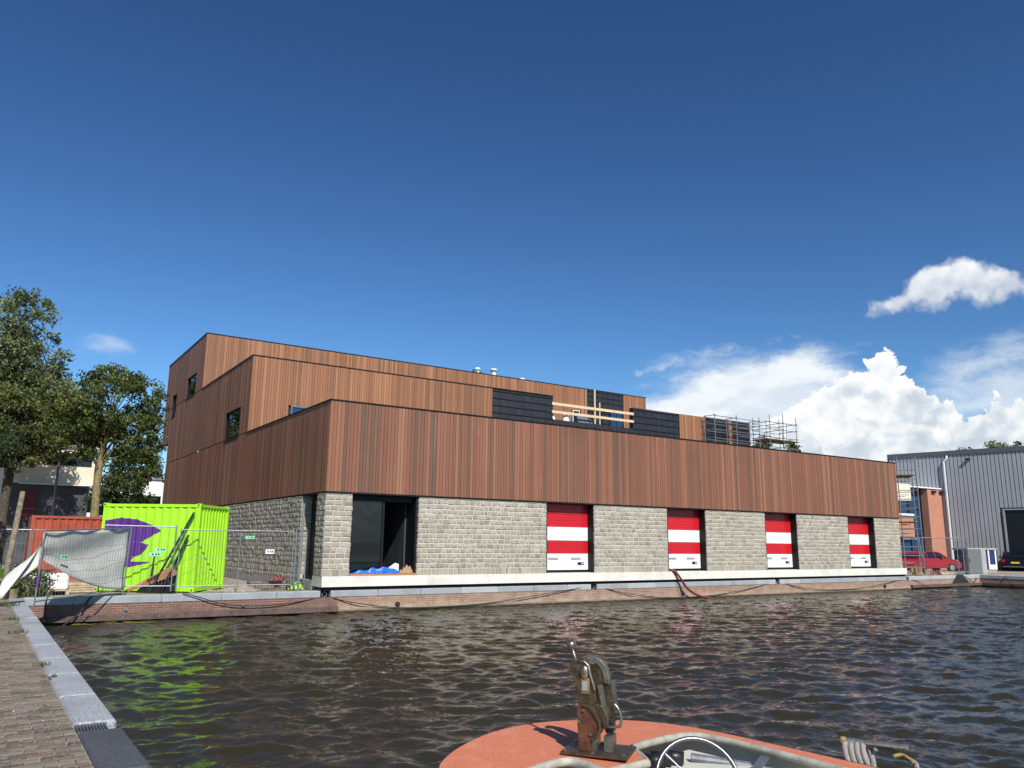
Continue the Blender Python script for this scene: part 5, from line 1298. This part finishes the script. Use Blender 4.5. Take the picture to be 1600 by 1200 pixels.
# cleat with coiled rope at the right gunwale
fd = thing('rope_cleat', bp(1.630, 2.35, .78), 'grey bar with coiled pale mooring rope on the right gunwale', 'rope')
MB().tube([bp(1.550, 2.16, .89), bp(1.750, 2.58, .88)], .027, 10).build('bar', 'worn_steel', fd); MB().ball(bp(1.550, 2.16, .89), .034, 10).build('knot', 'rope_yellow', fd)
for i in range(4):
    c = bp(1.545 + i * .022, 2.21 + i * .038, .785); pts = [c + Vector((.045 * math.cos(a), .03 * math.sin(a), .095 * math.sin(a))) for a in np.linspace(0, 6.28, 17)]
    MB().tube(pts, .0225, 8, cap=False).build('rope_turn', 'rope_grey', fd, smooth=True)
MB().tube(smoothpath([bp(1.630, 2.36, .85), bp(1.730, 2.42, .84), bp(1.710, 2.62, .80), bp(1.590, 2.7, .79)]), .018, 8).build('rope_turn', 'rope_grey', fd, smooth=True)
MB().tube(smoothpath([bp(1.650, 2.5, .82), bp(1.710, 2.55, .83), bp(1.660, 2.65, .80)]), .015, 8).build('rope_turn', 'rope_yellow', fd, smooth=True)

# hauling gear on the foredeck
WO = bp(-.02, .98, .835); WT = frame(WO, (.60, -.80, 0)) @ Matrix.Diagonal((1.08, 1.35, 1, 1))
K = .00078
def wp(zx, zy): return ((zx - 560) * K, (1120 - zy) * K)
WG = thing('deck_winch', WO, 'weathered bronze and steel hauling gear bolted on the orange foredeck', 'winch')
MB(WT).cbox(-.25, .23, -.13, .15, -.012, .012, .004).build('base_plate', 'bronze', WG)
bl = MB(WT)
for x in (-.22, -.02, .20):
    for y in (-.11, .13): bl.disc((x, y, .012), (0, 0, 1), .014, .012, 6)
bl.build('bolt', 'worn_steel', WG)
hs = [wp(*p) for p in ((388, 1105), (386, 1000), (376, 860), (372, 690), (425, 668), (490, 690), (545, 745), (585, 820), (590, 890), (560, 955), (505, 985), (500, 1105))]
MB(WT).prism(hs, -.075, .03).build('drum_housing', 'copper_paint', WG, bevel=.006)
rim = [wp(*p) for p in ((425, 664), (492, 684), (550, 738), (596, 818), (602, 892), (572, 962), (515, 995), (515, 978), (562, 945), (588, 888), (582, 822), (540, 750), (486, 696), (424, 676))]
MB(WT).prism(rim, -.09, .04).build('housing_rim', 'bronze', WG)
rv = MB(WT)
for p in ((445, 725), (392, 835), (505, 945)): x, z = wp(*p); rv.disc((x, -.075, z), (0, -1, 0), .010, .012, 8)
rv.build('rivet', 'worn_steel', WG)
up = [wp(*p) for p in ((372, 700), (365, 560), (345, 470), (312, 440), (322, 385), (318, 350), (292, 345), (300, 290), (370, 268), (430, 265), (470, 290), (492, 370), (505, 450), (540, 540), (545, 640), (500, 690), (430, 668))]
MB(WT).prism(up, -.045, .0).build('side_plate', 'bronze', WG, bevel=.004)
arc = [(0.0, 0)]
ci = (480, 480); o_ = []; i_ = []
for a in np.linspace(math.radians(118), math.radians(-4), 14):
    o_.append(wp(ci[0] + 175 * math.cos(a) * .98, ci[1] - 248 * math.sin(a))); i_.append(wp(ci[0] + 118 * math.cos(a), ci[1] - 190 * math.sin(a)))
MB(WT).prism(o_ + i_[::-1], .02, .075).build('sheave_guard', 'worn_steel', WG, bevel=.004)
MB(WT).prism([wp(*p) for p in ((470, 330), (560, 300), (610, 420), (640, 560), (560, 680), (500, 640), (480, 450))], .03, .06).build('back_plate', 'bronze', WG)
ed_ = MB(WT); pts = [wp(*p) for p in ((380, 268), (440, 272), (478, 310), (495, 400), (520, 480), (538, 545))]; ed_.tube([(x, -.05, z) for x, z in pts], .010, 8); ed_.build('edge_rod', 'worn_steel', WG, smooth=True)
kx, kz = wp(440, 375); MB(WT).ball((kx, -.05, kz), .034, 12, (1, .6, 1.6)).build('boss', 'worn_steel', WG, smooth=True)
lx, lz = wp(446, 505); MB(WT).cbox(lx - .033, lx + .033, -.054, -.0455, lz - .06, lz + .06, .002).build('rusty_plate', 'rust', WG)
MB(WT).box(lx - .02, lx + .02, -.057, -.0545, lz - .035, lz + .035).build('worn_label', 'vent_grey', WG)
for (p, q, y) in (((580, 490), (640, 820), -.03), ((672, 470), (697, 720), .05), ((625, 560), (700, 830), .0)):
    a = wp(*p); b = wp(*q); MB(WT).bar((a[0], y, a[1]), (b[0], y, b[1]), .034, .022, up=(0, 1, 0)).build('fork_arm', 'worn_steel' if y else 'bronze', WG)
fk = [wp(*p) for p in ((545, 670), (590, 680), (640, 760), (665, 880), (620, 905), (590, 800))]; MB(WT).prism(fk, -.05, -.02).build('cheek', 'bronze', WG, bevel=.003)
lp = [wp(*p) for p in ((710, 660), (745, 700), (770, 770), (770, 850), (745, 870), (640, 885))]; MB(WT).tube(smoothpath([(x, -.03, z) for x, z in lp], 5), .011, 8).build('bail_handle', 'worn_steel', WG, smooth=True)
for (x0, x1) in ((500, 552), (618, 700)):
    a = wp(x0, 1108); b = wp(x1, 955 if x0 > 600 else 985); MB(WT).cbox(a[0], b[0], -.06, .05, a[1], b[1], .004).build('upright', 'worn_steel', WG)
a = wp(690, 930); b = wp(618, 840); MB(WT).cbox(b[0], a[0], -.02, .06, a[1] - .01, b[1], .004).build('link_block', 'black_plastic', WG)
a = wp(352, 290); b = wp(286, 140); MB(WT).tube([(a[0], 0, a[1] - .03), (b[0], .02, b[1])], .011, 8).build('lever', 'worn_steel', WG, smooth=True)
MB(WT).ball((b[0], .02, b[1] + .01), .036, 14).build('knob', 'worn_steel', WG, smooth=True)
